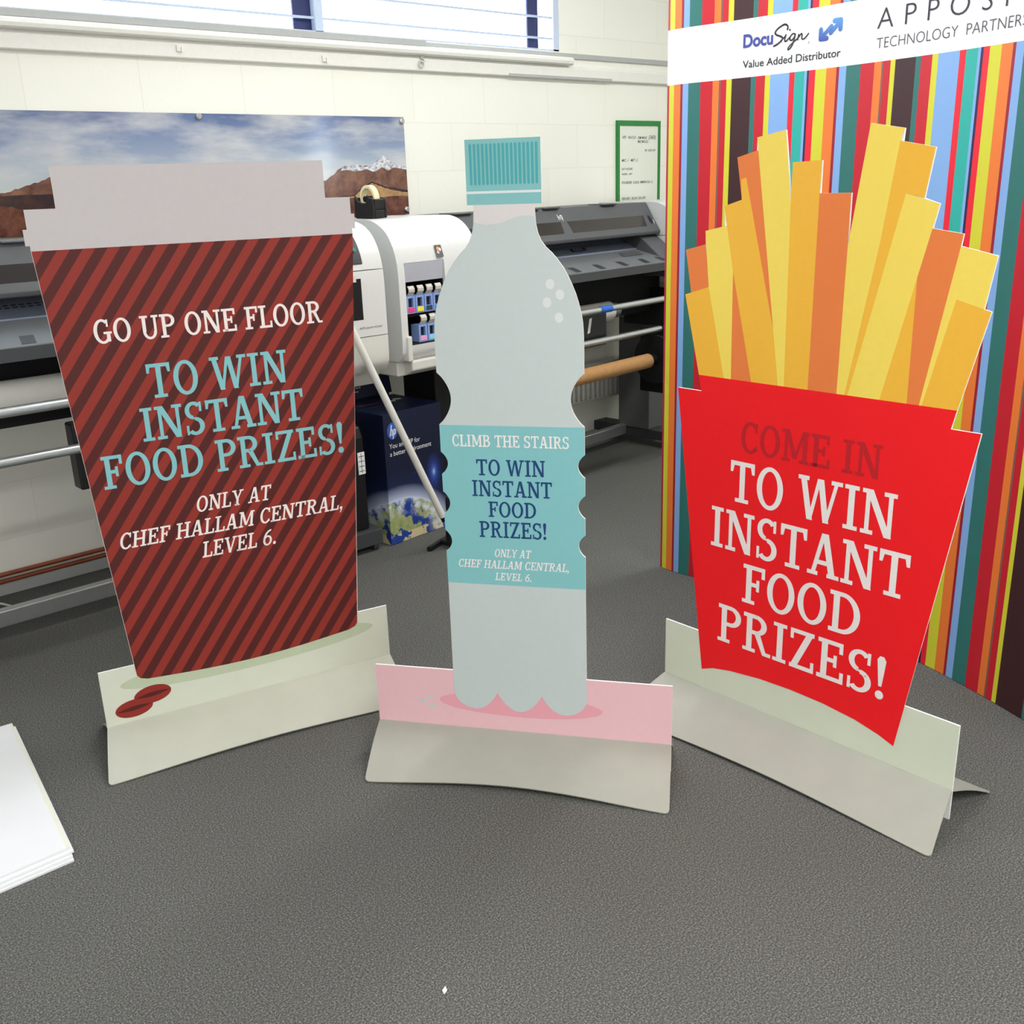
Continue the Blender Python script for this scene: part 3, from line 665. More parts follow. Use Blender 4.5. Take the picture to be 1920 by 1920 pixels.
# tape dispenser on the printer
td = thing('tape_dispenser', 'black desktop tape dispenser holding a cream tape roll on top of the right printer', 'dispenser', on(pr2, 4.5, .098, .28, 1.3655), math.radians(-82))
b = MB()
prof = [(-.055, 0), (.055, 0), (.056, .030), (.052, .066), (.030, .070), (.010, .052), (-.012, .052), (-.034, .058), (-.056, .078), (-.058, .030)]
for y0, y1 in ((-.040, -.028), (.028, .040)): b.prism_y(prof, y0, y1)
b.box(-.055, .055, -.028, .028, 0, .028); b.box(.040, .054, -.028, .028, .028, .064); b.box(-.057, -.046, -.028, .028, .028, .070)
b.build('body', m_black, td, bevel=.004)
tr_ = MB(); n = 36
for r0, r1, mi in ((.046, .036, 0),):
    v = [(r * math.cos(2 * PI * i / n) - .004, yy, .064 + r * math.sin(2 * PI * i / n)) for yy in (-.014, .014) for r in (r0, r1) for i in range(n)]
    fs = []
    for i in range(n):
        j = (i + 1) % n; fs += [(i, j, n + j, n + i), (2 * n + i, 3 * n + i, 3 * n + j, 2 * n + j), (i, 2 * n + i, 2 * n + j, j), (n + i, n + j, 3 * n + j, 3 * n + i)]
    tr_.add(v, fs)
tr_.build('tape_roll', m_cream_tape, td)
MB().cyl((-.004, -.028, .064), (-.004, .028, .064), .010, 16).build('spindle', m_blackm, td)
td.scale = (1.0, 1.0, 1.2)

# black waste container beside the box, at the right leg of the left printer
bc = thing('waste_container', 'tall black container with a white label between the left printer and the navy carton', 'container', (2.100, 3.48, 0))
b = MB(); b.prism_x([(0, .10), (0, .50), (.02, .545), (.07, .565), (.16, .565), (.21, .545), (.23, .50), (.23, .10)], .0, .185); b.build('body', m_black, bc, bevel=.008)
lb_ = MB(); lb_.box(.150, .184, -.0015, 0, .345, .440); o = lb_.build('label', m_sticker, bc)
g = MB()
for i in range(4): g.box(.154, .180, -.0022, -.0014, .358 + i * .021, .3605 + i * .021)
g.box(.166, .168, -.0022, -.0014, .35, .435); g.build('label_lines', m_pen, o)
b = MB(); b.box(.0, .228, -.03, .30, .03, .098)
for xx in (.03, .20): 
    for yy in (.0, .30): b.cyl((xx - .012, yy, .018), (xx + .012, yy, .018), .018, 16)
b.build('trolley_base', m_darker_pl, bc, bevel=.004)

# ------------------------------------------------------------------ navy carton with the globe
a7 = math.radians(6.0)
m_globe = mat('carton_print', (18, 26, 56), 0.4, spec=0.4)
k = NT(m_globe); co, x, y, z = k.xyz()
s_ = k.math('SUBTRACT', x, y)
dx = k.math('SUBTRACT', s_, .06); dz = k.math('ADD', z, .129)
rr = k.math('SQRT', k.math('ADD', k.math('MULTIPLY', dx, dx), k.math('MULTIPLY', dz, dz)))
cv = k.n('ShaderNodeCombineXYZ'); k.l(s_, cv.inputs[0]); k.l(z, cv.inputs[1])
nl = k.noise(cv.outputs[0], 10, 7, .55); nc = k.noise(cv.outputs[0], 22, 6, .6); nb = k.noise(cv.outputs[0], 40, 4)
landc = k.mix(nb, lin((92, 132, 66)), lin((190, 184, 132)))
landc = k.mix(k.math('LESS_THAN', z, .042), landc, lin((205, 192, 150)))
sea = k.ramp(rr, [(.0, lin((36, 66, 140))), (.30, lin((28, 58, 140))), (.33, lin((90, 130, 190)))])
surf = k.mix(k.ramp(nl, [(.455, (0, 0, 0)), (.475, (1, 1, 1))]), sea, landc)
cloudf = k.math('MULTIPLY', k.ramp(nc, [(.44, (0, 0, 0)), (.60, (1, 1, 1))]), k.ramp(rr, [(.24, (0, 0, 0)), (.30, (1, 1, 1))]))
surf = k.mix(cloudf, surf, lin((214, 222, 232)))
rightf = k.ramp(s_, [(.22, (0, 0, 0)), (.34, (1, 1, 1))])
surf = k.mix(k.math('MULTIPLY', rightf, .8), surf, lin((216, 216, 206)))
halo = k.ramp(rr, [(.324, lin((205, 214, 232))), (.336, lin((165, 176, 204))), (.39, lin((24, 34, 70))), (.46, lin((16, 23, 50)))])
ndx = k.math('SUBTRACT', s_, .275); ndz = k.math('MULTIPLY', k.math('SUBTRACT', z, .275), .55)
nd = k.math('SQRT', k.math('ADD', k.math('MULTIPLY', ndx, ndx), k.math('MULTIPLY', ndz, ndz)))
neb = k.ramp(nd, [(.0, lin((170, 190, 225))), (.010, lin((60, 90, 170))), (.024, lin((24, 44, 110))), (.05, lin((0, 0, 0)))])
star = k.ramp(k.noise(cv.outputs[0], 130, 1), [(.76, (0, 0, 0)), (.80, lin((120, 140, 180)))])
ad = k.n('ShaderNodeMix', data_type='RGBA', blend_type='ADD'); ad.inputs[0].default_value = 1; k.l(halo, ad.inputs[6]); k.l(neb, ad.inputs[7])
ad2 = k.n('ShaderNodeMix', data_type='RGBA', blend_type='ADD'); ad2.inputs[0].default_value = 1; k.l(ad.outputs[2], ad2.inputs[6]); k.l(star, ad2.inputs[7])
k.l(k.mix(k.math('LESS_THAN', rr, .325), ad2.outputs[2], surf), k.p.inputs['Base Color'])
cx_ = thing('printed_carton', 'tall navy carton printed with the globe, standing on the floor behind the white pole', 'box', (2.375, 3.458, 0), a7)
MB().box(0, .338, 0, .31, 0.001, .575).build('carton', m_globe, cx_, bevel=.003)
fl = MB(); fl.box(.0, .338, .0, .158, .5755, .580); fl.box(.0, .338, .162, .31, .5755, .580); fl.build('top_flaps', m_navy, cx_, bevel=.001)
mk = MB()
for q in ([(.20, .19), (.235, .175), (.245, .195), (.215, .215)], [(.245, .205), (.28, .19), (.29, .21), (.258, .228)]): mk.add([(a, b2, .5806) for a, b2 in q], [(0, 1, 2, 3)])
mk.add([(.05, .22, .5806), (.16, .20, .5806), (.165, .215, .5806), (.055, .235, .5806)], [(0, 1, 2, 3)], 1)
mk.build('carton_marks', [m_sticker, mat('red_strip_print', (120, 60, 56), .6, noise=.03)], cx_, normals=False)
hp = MB(); hp.flat(ellipse(.047, .505, .029, .036), -.0006, 0)
for q in stroke([(.034, .486), (.044, .530)], .0055) + stroke([(.038, .503), (.044, .511), (.049, .508), (.045, .487)], .005) + stroke([(.049, .472), (.058, .511)], .005) + stroke([(.057, .510), (.066, .508), (.063, .492), (.054, .489)], .005): hp.flat(q, -.001, 1)
hp.build('logo', [mat('logo_blue', (52, 92, 176), .4, noise=.02), m_sticker], cx_, normals=False)
for s__, x0, x1, z0 in (('You and HP for', .025, .203, .430), ('a better environment', .026, .268, .396)):
    v, f = sans_fit(s__, x0, x1, z0, .0205); MB().add([(a, -.0008, c2) for a, c2 in v], f).build('lettering', m_sticker, cx_, normals=False)
# smaller recycling carton behind it, with a raised printed header
rc = thing('recycling_carton', 'navy recycling carton with a raised printed header card behind the globe carton', 'box', (2.36, 3.79, 0), a7)
MB().box(0, .34, .03, .12, 0, .58).build('carton', m_navy, rc, bevel=.003)
MB().prism_x([(.015, .581), (.020, .581), (.045, .715), (.040, .715)], .0, .345).build('header_card', m_navy, rc, bevel=.002)
def hy(z): return .015 + (z - .581) * (.025 / .134) - .0008
for s__, x0, x1, z0 in (('Planet Partners', .025, .165, .645), ('cartridge return and', .0, .165, .628), ('recycling programme', .005, .150, .611)):
    v, f = sans_fit(s__, x0, x1, z0, .0085); MB().add([(a, hy(c2), c2) for a, c2 in v], f).build('lettering', m_sticker, rc, normals=False)
ic = MB()
for q in ([(.222, .668), (.240, .672), (.242, .688), (.224, .684)], [(.242, .662), (.286, .672), (.286, .640), (.276, .622), (.264, .620), (.262, .650), (.242, .648)], [(.280, .676), (.296, .680), (.298, .694), (.282, .692)]): ic.add([(a, hy(c2), c2) for a, c2 in q], [tuple(range(len(q)))])
ic.build('pictogram', m_sticker, rc, normals=False)

# white pole leaning on the left printer
pl = thing('leaning_pole', 'long white pole with a blue clip and black foot leaning beside the navy carton', 'pole', (2.513, 3.245, 0))
A = Vector((-.019, -.004, .156)); B = Vector((-.545, .035, 1.36))
MB().cyl(A, B, .0145, 24).build('shaft', m_pole, pl)
d_ = (A - B).normalized()
MB().cyl(A, A + d_ * .022, .0125, 20).build('ferrule', m_black, pl)
MB().cyl(A + d_ * .022, A + d_ * .065, .011, 18, r2=.015).build('clip', m_clip, pl)
b = MB(); b.prism_z([(-.075, .045), (-.062, .030), (.130, .100), (.122, .122)], 0.0, .022); b.cyl(A + d_ * .060, (.022, .008, .016), .012, 14); b.cyl((.018, .058, .018), (.022, .002, .018), .012, 14); b.build('foot', m_black, pl, bevel=.003)
# thin cable at the left printer
cb_ = MB(); cb_.tube([(.80, 3.9, .10), (.90, 3.86, .07), (.97, 3.80, .04), (1.00, 3.78, .010)], .004, 8)
tag(cb_.build('cable', m_warm_pl), 'thin grey cable trailing to the floor under the left printer', 'cable')

# ------------------------------------------------------------------ striped display wall
def bx(y): return -0.206 * y * y + 0.834 * y + 2.147 + (1.5 * (y - 2.33) ** 2 if y > 2.33 else 0.0)
_tab = [(0.0, 2.50, bx(2.50))]
yy = 2.50
while yy > 0.0:
    ny = yy - 0.005; _tab.append((_tab[-1][0] + math.hypot(ny - yy, bx(ny) - bx(yy)), ny, bx(ny))); yy = ny
def bpos(s, off=0.0):
    """point on the display wall at run s, off metres in front of it"""
    i = min(max(int(s / _tab[-1][0] * (len(_tab) - 1)), 0), len(_tab) - 2)
    while i > 0 and _tab[i][0] > s: i -= 1
    while i < len(_tab) - 2 and _tab[i + 1][0] < s: i += 1
    a, b = _tab[i], _tab[i + 1]; t = (s - a[0]) / (b[0] - a[0])
    X, Y = a[2] + (b[2] - a[2]) * t, a[1] + (b[1] - a[1]) * t
    tx, ty = b[2] - a[2], b[1] - a[1]; L = math.hypot(tx, ty)
    return X + ty / L * off, Y - tx / L * off
PALETTE = {'crimson': (176, 40, 60), 'yellow': (208, 206, 56), 'orange': (232, 122, 52), 'maroon': (150, 30, 52), 'sky': (130, 170, 222), 'teal': (50, 112, 106), 'red': (194, 32, 46), 'tan': (124, 92, 84),
           'brown': (62, 34, 36), 'green': (48, 172, 160), 'navy': (46, 34, 74), 'scarlet': (230, 36, 54)}
pal = list(PALETTE)
STR = [(.0481, 'crimson'), (.0585, 'yellow'), (.0819, 'orange'), (.112, 'maroon'), (.1218, 'sky'), (.1454, 'teal'), (.1931, 'red'), (.2404, 'orange'), (.2646, 'tan'), (.2714, 'red'), (.2936, 'yellow'), (.3134, 'brown'),
       (.3861, 'teal'), (.4038, 'red'), (.4397, 'yellow'), (.4586, 'sky'), (.5299, 'scarlet'), (.5496, 'green'), (.5856, 'sky'), (.5946, 'navy'), (.6022, 'scarlet'), (.6252, 'yellow'), (.6646, 'orange'), (.7012, 'maroon'),
       (.7112, 'sky'), (.7363, 'teal'), (.7872, 'red'), (.8353, 'orange'), (.8609, 'tan'), (.867, 'red'), (.8913, 'yellow'), (.9075, 'brown'), (.977, 'teal'), (.9946, 'red'), (1.032, 'yellow'), (1.0517, 'sky'),
       (1.1217, 'scarlet'), (1.1421, 'green'), (1.1803, 'sky'), (1.1892, 'navy'), (1.1975, 'scarlet'), (1.217, 'yellow'), (1.254, 'orange'), (1.289, 'maroon'), (1.2985, 'sky'), (1.3235, 'teal'), (1.374, 'red'),
       (1.4222, 'orange'), (1.4471, 'tan'), (1.4535, 'red'), (1.4763, 'yellow'), (1.4918, 'brown'), (1.5886, 'teal'), (1.606, 'red'), (1.642, 'yellow'), (1.661, 'sky'), (1.731, 'scarlet'), (1.752, 'green'), (1.79, 'sky'),
       (1.799, 'navy'), (1.807, 'scarlet'), (1.827, 'yellow'), (1.864, 'orange'), (1.90, 'maroon'), (1.909, 'sky'), (1.93, 'teal'), (1.985, 'teal')]
ZB0, ZB1, ZTOP = 1.793, 1.9675, 2.28
dw = thing('display_wall', 'tall curved display wall printed with vertical rainbow stripes behind the fries cutout', 'display', (0, 0, 0))
g = MB()
mats = [mat('stripe_' + n, c, .45, spec=.3, noise=.01) for n, c in PALETTE.items()] + [mat('white_banner_print', (240, 240, 240), .45, noise=.008), mat('panel_edge', (70, 66, 66), .5, noise=.03)]
def strip(s0, s1, z0, z1, mi, off=0.0):
    n = max(1, int((s1 - s0) / .02))
    for i in range(n):
        a = s0 + (s1 - s0) * i / n; b = s0 + (s1 - s0) * (i + 1) / n
        (ax, ay), (bx_, by) = bpos(a, off), bpos(b, off)
        g.add([(ax, ay, z0), (bx_, by, z0), (bx_, by, z1), (ax, ay, z1)], [(0, 1, 2, 3)], mi)
S0, S1 = STR[0][0], STR[-1][0]
for (a, n), (b, _) in zip(STR[:-1], STR[1:]):
    strip(a, b, 0.002, ZB0, pal.index(n)); strip(a, b, ZB1, ZTOP, pal.index(n))
strip(S0, S1, ZB0, ZB1, len(pal))
strip(S0, S1, 0.002, ZTOP, len(pal) + 1, -.006)
for s_e in (S0, S1):
    (ax, ay), (b2, by) = bpos(s_e), bpos(s_e, -.006); g.add([(ax, ay, .002), (b2, by, .002), (b2, by, ZTOP), (ax, ay, ZTOP)], [(0, 1, 2, 3)], len(pal) + 1)
for zq in (.002, ZTOP):
    n = 90
    for i in range(n):
        a = S0 + (S1 - S0) * i / n; b = S0 + (S1 - S0) * (i + 1) / n
        q = [bpos(a), bpos(b), bpos(b, -.006), bpos(a, -.006)]; g.add([(u, v, zq) for u, v in q], [(0, 1, 2, 3)], len(pal) + 1)
g.build('graphic_panel', mats, dw, normals=False)
for s_e in (.10, .72, 1.34, 1.93):
    u, v = bpos(s_e, -.022); MB().cyl((u, v, 0), (u, v, ZTOP), .012, 16).build('frame_post', m_steel, dw)
def wall_text(v2, faces, mt, name, off=.0012):
    MB().add([(*bpos(s, off), zz) for s, zz in v2], faces).build(name, mt, dw, normals=False)
m_logo_grey = mat('logo_grey_print', (46, 46, 50), .5, noise=.01)
m_logo_purple = mat('logo_violet_print', (66, 74, 150), .5, noise=.01)
m_logo_thin = mat('thin_grey_print', (84, 82, 90), .5, noise=.01)
m_logo_plum = mat('plum_print', (52, 40, 56), .5, noise=.01)
m_arrow = mat('arrow_blue_print', (84, 130, 212), .45)
k = NT(m_arrow); co, x, y, z = k.xyz()
k.l(k.ramp(k.math('DIVIDE', k.math('SUBTRACT', z, 1.868), .062), [(0, lin((64, 72, 156))), (1, lin((84, 150, 214)))]), k.p.inputs['Base Color'])
v, f = sans_fit('Docu', .3527, .4640, 1.8834, .0385, weight=.034); wall_text(v, f, m_logo_purple, 'lettering')
polys = []
for q, w_ in (([(.4677, 1.8757), (.484, 1.882), (.4985, 1.8933), (.494, 1.9005), (.476, 1.9075), (.4709, 1.915), (.480, 1.925), (.5014, 1.9342), (.512, 1.932), (.5165, 1.926), (.5150, 1.919)], .0045),
              ([(.4985, 1.8933), (.506, 1.898), (.511, 1.9043), (.508, 1.895), (.5075, 1.886), (.514, 1.887), (.526, 1.896)], .0034),
              ([(.545, 1.9015), (.537, 1.9045), (.528, 1.898), (.526, 1.889), (.532, 1.886), (.541, 1.893), (.5453, 1.9024), (.541, 1.885), (.533, 1.868), (.5217, 1.8597), (.5215, 1.866), (.535, 1.877), (.5543, 1.889)], .0034),
              ([(.5543, 1.885), (.558, 1.900), (.556, 1.891), (.5666, 1.901), (.570, 1.897), (.569, 1.888), (.574, 1.8845), (.583, 1.889), (.5935, 1.8985)], .0034),
              ([(.524, 1.9175), (.525, 1.9155)], .0042)):
    polys += stroke(spline(q, 6) if len(q) > 2 else q, w_ * 1.25)
fs = []; vs = []
for q in polys: fs.append(tuple(range(len(vs), len(vs) + len(q)))); vs += q
wall_text(vs, fs, m_logo_grey, 'lettering')
v, f = sans_fit('®', .5925, .5995, 1.8685, .0075); wall_text(v, f, m_logo_thin, 'lettering')
fs = []; vs = []
for i in range(6):
    q = _r(.4655 + i * .0222, 1.8838, .4785 + i * .0222, 1.8845)[0]; fs.append(tuple(range(len(vs), len(vs) + 4))); vs += q
wall_text(vs, fs, m_logo_thin, 'dashed_line')
polys = stroke([(.642, 1.882), (.6745, 1.9095)], .0125) + stroke([(.6375, 1.9035), (.6375, 1.8775), (.6595, 1.8775)], .0145) + [[(.632, 1.872), (.655, 1.872), (.632, 1.899)]]
polys += stroke([(.6725, 1.890), (.702, 1.917)], .0125) + stroke([(.7065, 1.8975), (.7065, 1.9225), (.6845, 1.9225)], .0145) + [[(.712, 1.928), (.689, 1.928), (.712, 1.901)]]
fs = []; vs = []
for q in polys: fs.append(tuple(range(len(vs), len(vs) + len(q)))); vs += q
wall_text(vs, fs, m_arrow, 'arrow_logo')
v, f = sans_fit('Value Added Distributor', .3535, .7132, 1.8216, .0222, weight=.010); wall_text(v, f, m_logo_grey, 'lettering')
v, f = sans_fit('APPOSITE', .8357, 1.420, 1.8805, .0535, weight=-.012, spacing=1.7); wall_text(v, f, m_logo_plum, 'lettering')
v, f = sans_fit('TECHNOLOGY', .838, 1.109, 1.8285, .0278, weight=-.012); wall_text(v, f, m_logo_thin, 'lettering')
v, f = sans_fit('PARTNERS', 1.1365, 1.3260, 1.8285, .0278, weight=-.012); wall_text(v, f, m_logo_thin, 'lettering')

# ------------------------------------------------------------------ the three card cutouts
def flap(corner_l, corner_r, w, arch, back, parent, name, m=None):
    """folded foot of a cutout: from the crease at z=.081 down to the floor, lower edge cut in a shallow arc"""
    nu, nv = 40, 8; th = .004
    zt = .081 if not back else .079
    y_t = -.0012 if not back else .0065
    sgn = 1 if back else -1
    vs = []
    for i in range(nu + 1):
        u = .5 - .5 * math.cos(PI * i / nu)
        top = Vector((w * u, y_t, zt))
        bot = Vector((corner_l[0] + (corner_r[0] - corner_l[0]) * u, sgn * (corner_l[1] + (corner_r[1] - corner_l[1]) * u), .0045))
        e = min(u, 1 - u) * w
        tmax = 1 - arch * (math.sin(PI * u) ** 1.3) - (0.055 * (1 - math.sqrt(max(0, 1 - (1 - e / .012) ** 2))) if e < .012 else 0)
        for j in range(nv + 1):
            t_ = tmax * j / nv
            pnt = top.lerp(bot, t_)
            pnt.z += sgn * 0 + 0.010 * math.sin(PI * t_) * (arch / .13)
            vs.append(pnt)
    nrm = Vector((0, sgn * .08, .19)).normalized() * -th
    n = len(vs); vs2 = vs + [v + nrm for v in vs]
    fs = []
    W = nv + 1
    for i in range(nu):
        for j in range(nv):
            a = i * W + j; q = (a, a + 1, a + W + 1, a + W); fs.append(q); fs.append(tuple(n + t_ for t_ in reversed(q)))
        a = i * W + nv; fs.append((a, a + W, n + a + W, n + a)); a = i * W; fs.append((a, n + a, n + a + W, a + W))
    for j in range(nv):
        a = j; fs.append((a, n + a, n + a + 1, a + 1)); a = nu * W + j; fs.append((a, a + 1, n + a + 1, n + a))
    b = MB(); b.add(vs2, fs, 0, False)
    return b.build(name, m or m_greycard, parent)
def L(i): return -.0003 - .00025 * i
def rect(x0, z0, x1, z1): return [(x0, z0), (x1, z0), (x1, z1), (x0, z1)]

# --- coffee cup
cup = thing('coffee_cup_cutout', 'big card cutout of a brown striped takeaway coffee cup with pale lid', 'cutout', (.818, 2.646, 0), math.radians(-13.03), 'food cutouts standing on the carpet')
CW = .852
curve = [(.0985, .216), (.106, .206), (.125, .199)] + [(.125 + .60 * i / 16, .199 - .017 * math.sin(PI * i / 16)) for i in range(1, 16)] + [(.725, .199), (.745, .206), (.7525, .216)]
lidL = [(.016, 1.372), (.016, 1.3845), (.006, 1.3845), (.006, 1.4225), (.0155, 1.4225), (.0155, 1.468), (.0865, 1.468), (.0865, 1.5655)]
lidR = [(.765, 1.5655), (.765, 1.469), (.835, 1.469), (.835, 1.4245), (.8445, 1.4245), (.8445, 1.386), (.8355, 1.386), (.8355, 1.372)]
edgeL = .0955, .250; edgeR = .7565, .250
MB().prism_y([(0, 0), (CW, 0), (CW, .249), (.757, .249), (.8355, 1.372)] + list(reversed(lidR))[1:] + list(reversed(lidL)) + [(.0955, .249), (0, .249)], 0, .005).build('board', m_card, cup)
MB().flat(rect(0, .081, CW, .249), L(0)).build('base_panel', m_base_cream, cup, normals=False)
o = MB().flat(ellipse(.426, .194, .376, .039, 60), L(1)).build('printed_shadow', m_base_shadow, cup, normals=False)
MB().flat(lidL + lidR, L(2)).build('cup_lid', m_lid, cup, normals=False)
MB().flat(curve + [(.8355, 1.372), (.0165, 1.372)], L(3)).build('cup_body', m_cup, cup, normals=False)
for cx, cz in ((.132, .149), (.078, .120)):
    o = MB().flat(ellipse(cx, cz, .051, .0265, 40, .05), L(2) - (.0002 if cx < .1 else 0)).build('coffee_bean', m_bean, cup, normals=False)
    q = [(cx - .048 + .096 * i / 12, cz - .003 + .006 * i / 12 + .0065 * math.sin(PI * i / 12)) for i in range(13)] + [(cx + .048 - .096 * i / 12, cz + .003 - .006 * i / 12 - .0065 * math.sin(PI * i / 12)) for i in range(1, 12)]
    MB().flat(q, L(3) - .0004).build('bean_crease', m_bean_dark, o, normals=False)
for t_, x0, x1, z0, z1, mt, it, nm in (('GO UP ONE FLOOR', .127, .727, 1.138, 1.198, m_txt_white, 0, 'white'), ('TO WIN', .239, .612, .984, 1.074, m_txt_aqua, 0, 'aqua'), ('INSTANT', .208, .649, .872, .961, m_txt_aqua, 0, 'aqua'), ('FOOD PRIZES!', .094, .757, .759, .848, m_txt_aqua, 0, 'aqua'),
                                   ('ONLY AT', .321, .533, .655, .699, m_txt_white, .2, 'white'), ('CHEF HALLAM CENTRAL,', .110, .737, .588, .633, m_txt_white, .2, 'white'), ('LEVEL 6.', .318, .528, .521, .567, m_txt_white, .2, 'white')):
    lab(lettering('lettering', slab(t_, x0, x1, z0, z1, it), L(6), mt, cup), '%s lettering reading %s' % (nm, t_.strip('.,!').title()))
flap((-.034, .178), (.835, .196), CW, .075, False, cup, 'front_flap', m_greygreen); flap((.0, .178), (CW, .178), CW, .08, True, cup, 'rear_flap')

# --- water bottle
bot = thing('water_bottle_cutout', 'tall card cutout of a pale blue water bottle on a pink base', 'cutout', (1.386, 2.138, 0), math.radians(-54.9), 'food cutouts standing on the carpet')
BW, BC = .8065, .4025
half = [(.071, 1.447), (.0725, 1.425), (.0735, 1.404), (.078, 1.383), (.085, 1.366), (.096, 1.351), (.110, 1.338), (.122, 1.324), (.136, 1.305), (.147, 1.285), (.157, 1.263), (.165, 1.243), (.171, 1.223), (.177, 1.200), (.180, 1.180), (.1818, 1.155), (.1825, 1.11), (.1822, 1.06)]
def bite(x_, z0, z1, depth, n=14): return [(x_ - depth * math.sin(PI * i / n) ** .8, z0 + (z1 - z0) * i / n) for i in range(n + 1)]
half += bite(.1822, 1.058, .928, .0335) + [(.1820, .926)]
mid = bite(.1820, .858, .800, .0170) + bite(.1815, .754, .695, .0170) + bite(.1812, .651, .593, .0165)
low = [(.1808, .506), (.1812, .252)]
lobes = []
for c0, r0, a0, a1 in ((.122, .0605, 12, -118), (0, .0605, -62 + 0, -118), (-.122, .0605, -62, -192)):
    for i in range(15):
        a_ = math.radians(a0 + (a1 - a0) * i / 14); lobes.append((c0 + r0 * 1.02 * math.cos(a_), .197 + .057 * math.sin(a_)))
def cusp(lst): return lst
right = half + mid + low
body_out = [(BC + x_, z_) for x_, z_ in right]
# lobes: three rounded feet meeting in two cusps
feet = []
for k_, c0 in enumerate((.1210, 0.0, -.1210)):
    for i in range(21):
        u_ = math.cos(PI * i / 20); hx = .0605
        outer = (k_ == 0 and u_ > 0) or (k_ == 2 and u_ < 0)
        dp = math.sqrt(max(0.0, 1 - u_ * u_)) if outer else (1 - u_ * u_) ** .9
        feet.append((BC + c0 + hx * u_, .193 - .0525 * dp))
left_out = [(BC - x_, z_) for x_, z_ in reversed(right)]
cap_q = rect(BC - .0865, 1.447, BC + .0885, 1.589)
outline = [(0, 0), (BW, 0), (BW, .2505), (BC + .1812, .2505)] + [q for q in reversed(body_out[:-1])] + [(BC + .0885, 1.447), (BC + .0885, 1.589), (BC - .0865, 1.589), (BC - .0865, 1.447)] + [q for q in reversed(left_out[1:])] + [(BC - .1812, .2505), (0, .2505)]
MB().prism_y(outline, 0, .005).build('board', m_card, bot)
MB().flat(rect(0, .081, BW, .2505), L(0)).build('base_panel', m_pink, bot, normals=False)
MB().flat(ellipse(.402, .159, .224, .035, 60), L(1)).build('printed_shadow', m_pink_dark, bot, normals=False)
dr = MB()
for cx, cz, rx in ((.129, .1515, .015), (.157, .1395, .013), (.153, .1635, .008)): dr.flat(ellipse(cx, cz, rx, .005, 20), L(1))
dr.build('printed_drops', m_bottle, bot, normals=False)
MB().flat(body_out + feet + left_out, L(3)).build('bottle_body', m_bottle, bot, normals=False)
wv = spline([(.3305, 1.4095), (.348, 1.4045), (.362, 1.4030), (.392, 1.4060), (.426, 1.4170), (.450, 1.4218), (.4765, 1.4190)], 5)
MB().flat(wv + [(BC + .0715, 1.447), (BC - .0715, 1.447)], L(4)).build('neck_print', m_wave, bot, normals=False)
MB().flat(cap_q, L(3)).build('bottle_cap', m_cap, bot, normals=False)
gr = MB()
for i in range(17):
    gx = .3285 + i * (.4815 - .3285) / 16
    gr.flat([(gx + .0030 * math.cos(a_), 1.5765 + .0030 * math.sin(a_)) for a_ in (PI * j / 8 for j in range(9))] + [(gx + .0030 * math.cos(a_), 1.493 + .0030 * math.sin(a_)) for a_ in (PI + PI * j / 8 for j in range(9))], L(4))
gr.build('cap_grooves', m_capgroove, bot, normals=False)
MB().flat(rect(BC - .0865, 1.4715, BC + .0885, 1.4770), L(4)).build('cap_ring', m_capband, bot, normals=False)
bm_ = [(BC + .1820, .927)] + [(BC + x_, z_) for x_, z_ in mid] + [(BC + .1808, .506)]
bl_ = [(BC - .1808, .506)] + [(BC - x_, z_) for x_, z_ in reversed(mid)] + [(BC - .1820, .927)]
MB().flat(bm_ + bl_, L(4)).build('bottle_label', m_band, bot, normals=False)
bb = MB()
for cx, cz in ((.507, 1.267), (.530, 1.243), (.499, 1.225), (.527, 1.190)): bb.flat(ellipse(cx, cz, .0102, .0118, 24), L(4))
bb.build('printed_bubbles', m_bubble, bot, normals=False)
for t_, x0, x1, z0, z1, mt, it, nm in (('CLIMB THE STAIRS', .252, .546, .8735, .9035, m_txt_white, 0, 'white'), ('TO WIN', .311, .4855, .800, .8415, m_txt_navy, 0, 'navy'), ('INSTANT', .298, .502, .745, .787, m_txt_navy, 0, 'navy'), ('FOOD', .338, .4605, .691, .732, m_txt_navy, 0, 'navy'), ('PRIZES!', .312, .4855, .636, .679, m_txt_navy, 0, 'navy'),
                                   ('ONLY AT', .350, .446, .5835, .605, m_txt_white, .2, 'white'), ('CHEF HALLAM CENTRAL,', .253, .5415, .5515, .5735, m_txt_white, .2, 'white'), ('LEVEL 6.', .348, .444, .5195, .540, m_txt_white, .2, 'white')):
    lab(lettering('lettering', slab(t_, x0, x1, z0, z1, it), L(6), mt, bot), '%s lettering reading %s' % (nm, t_.strip('.,!').title()))
flap((.019, .189), (.8167, .197), BW, .13, False, bot, 'front_flap'); flap((0, .105), (BW, .105), BW, .08, True, bot, 'rear_flap')

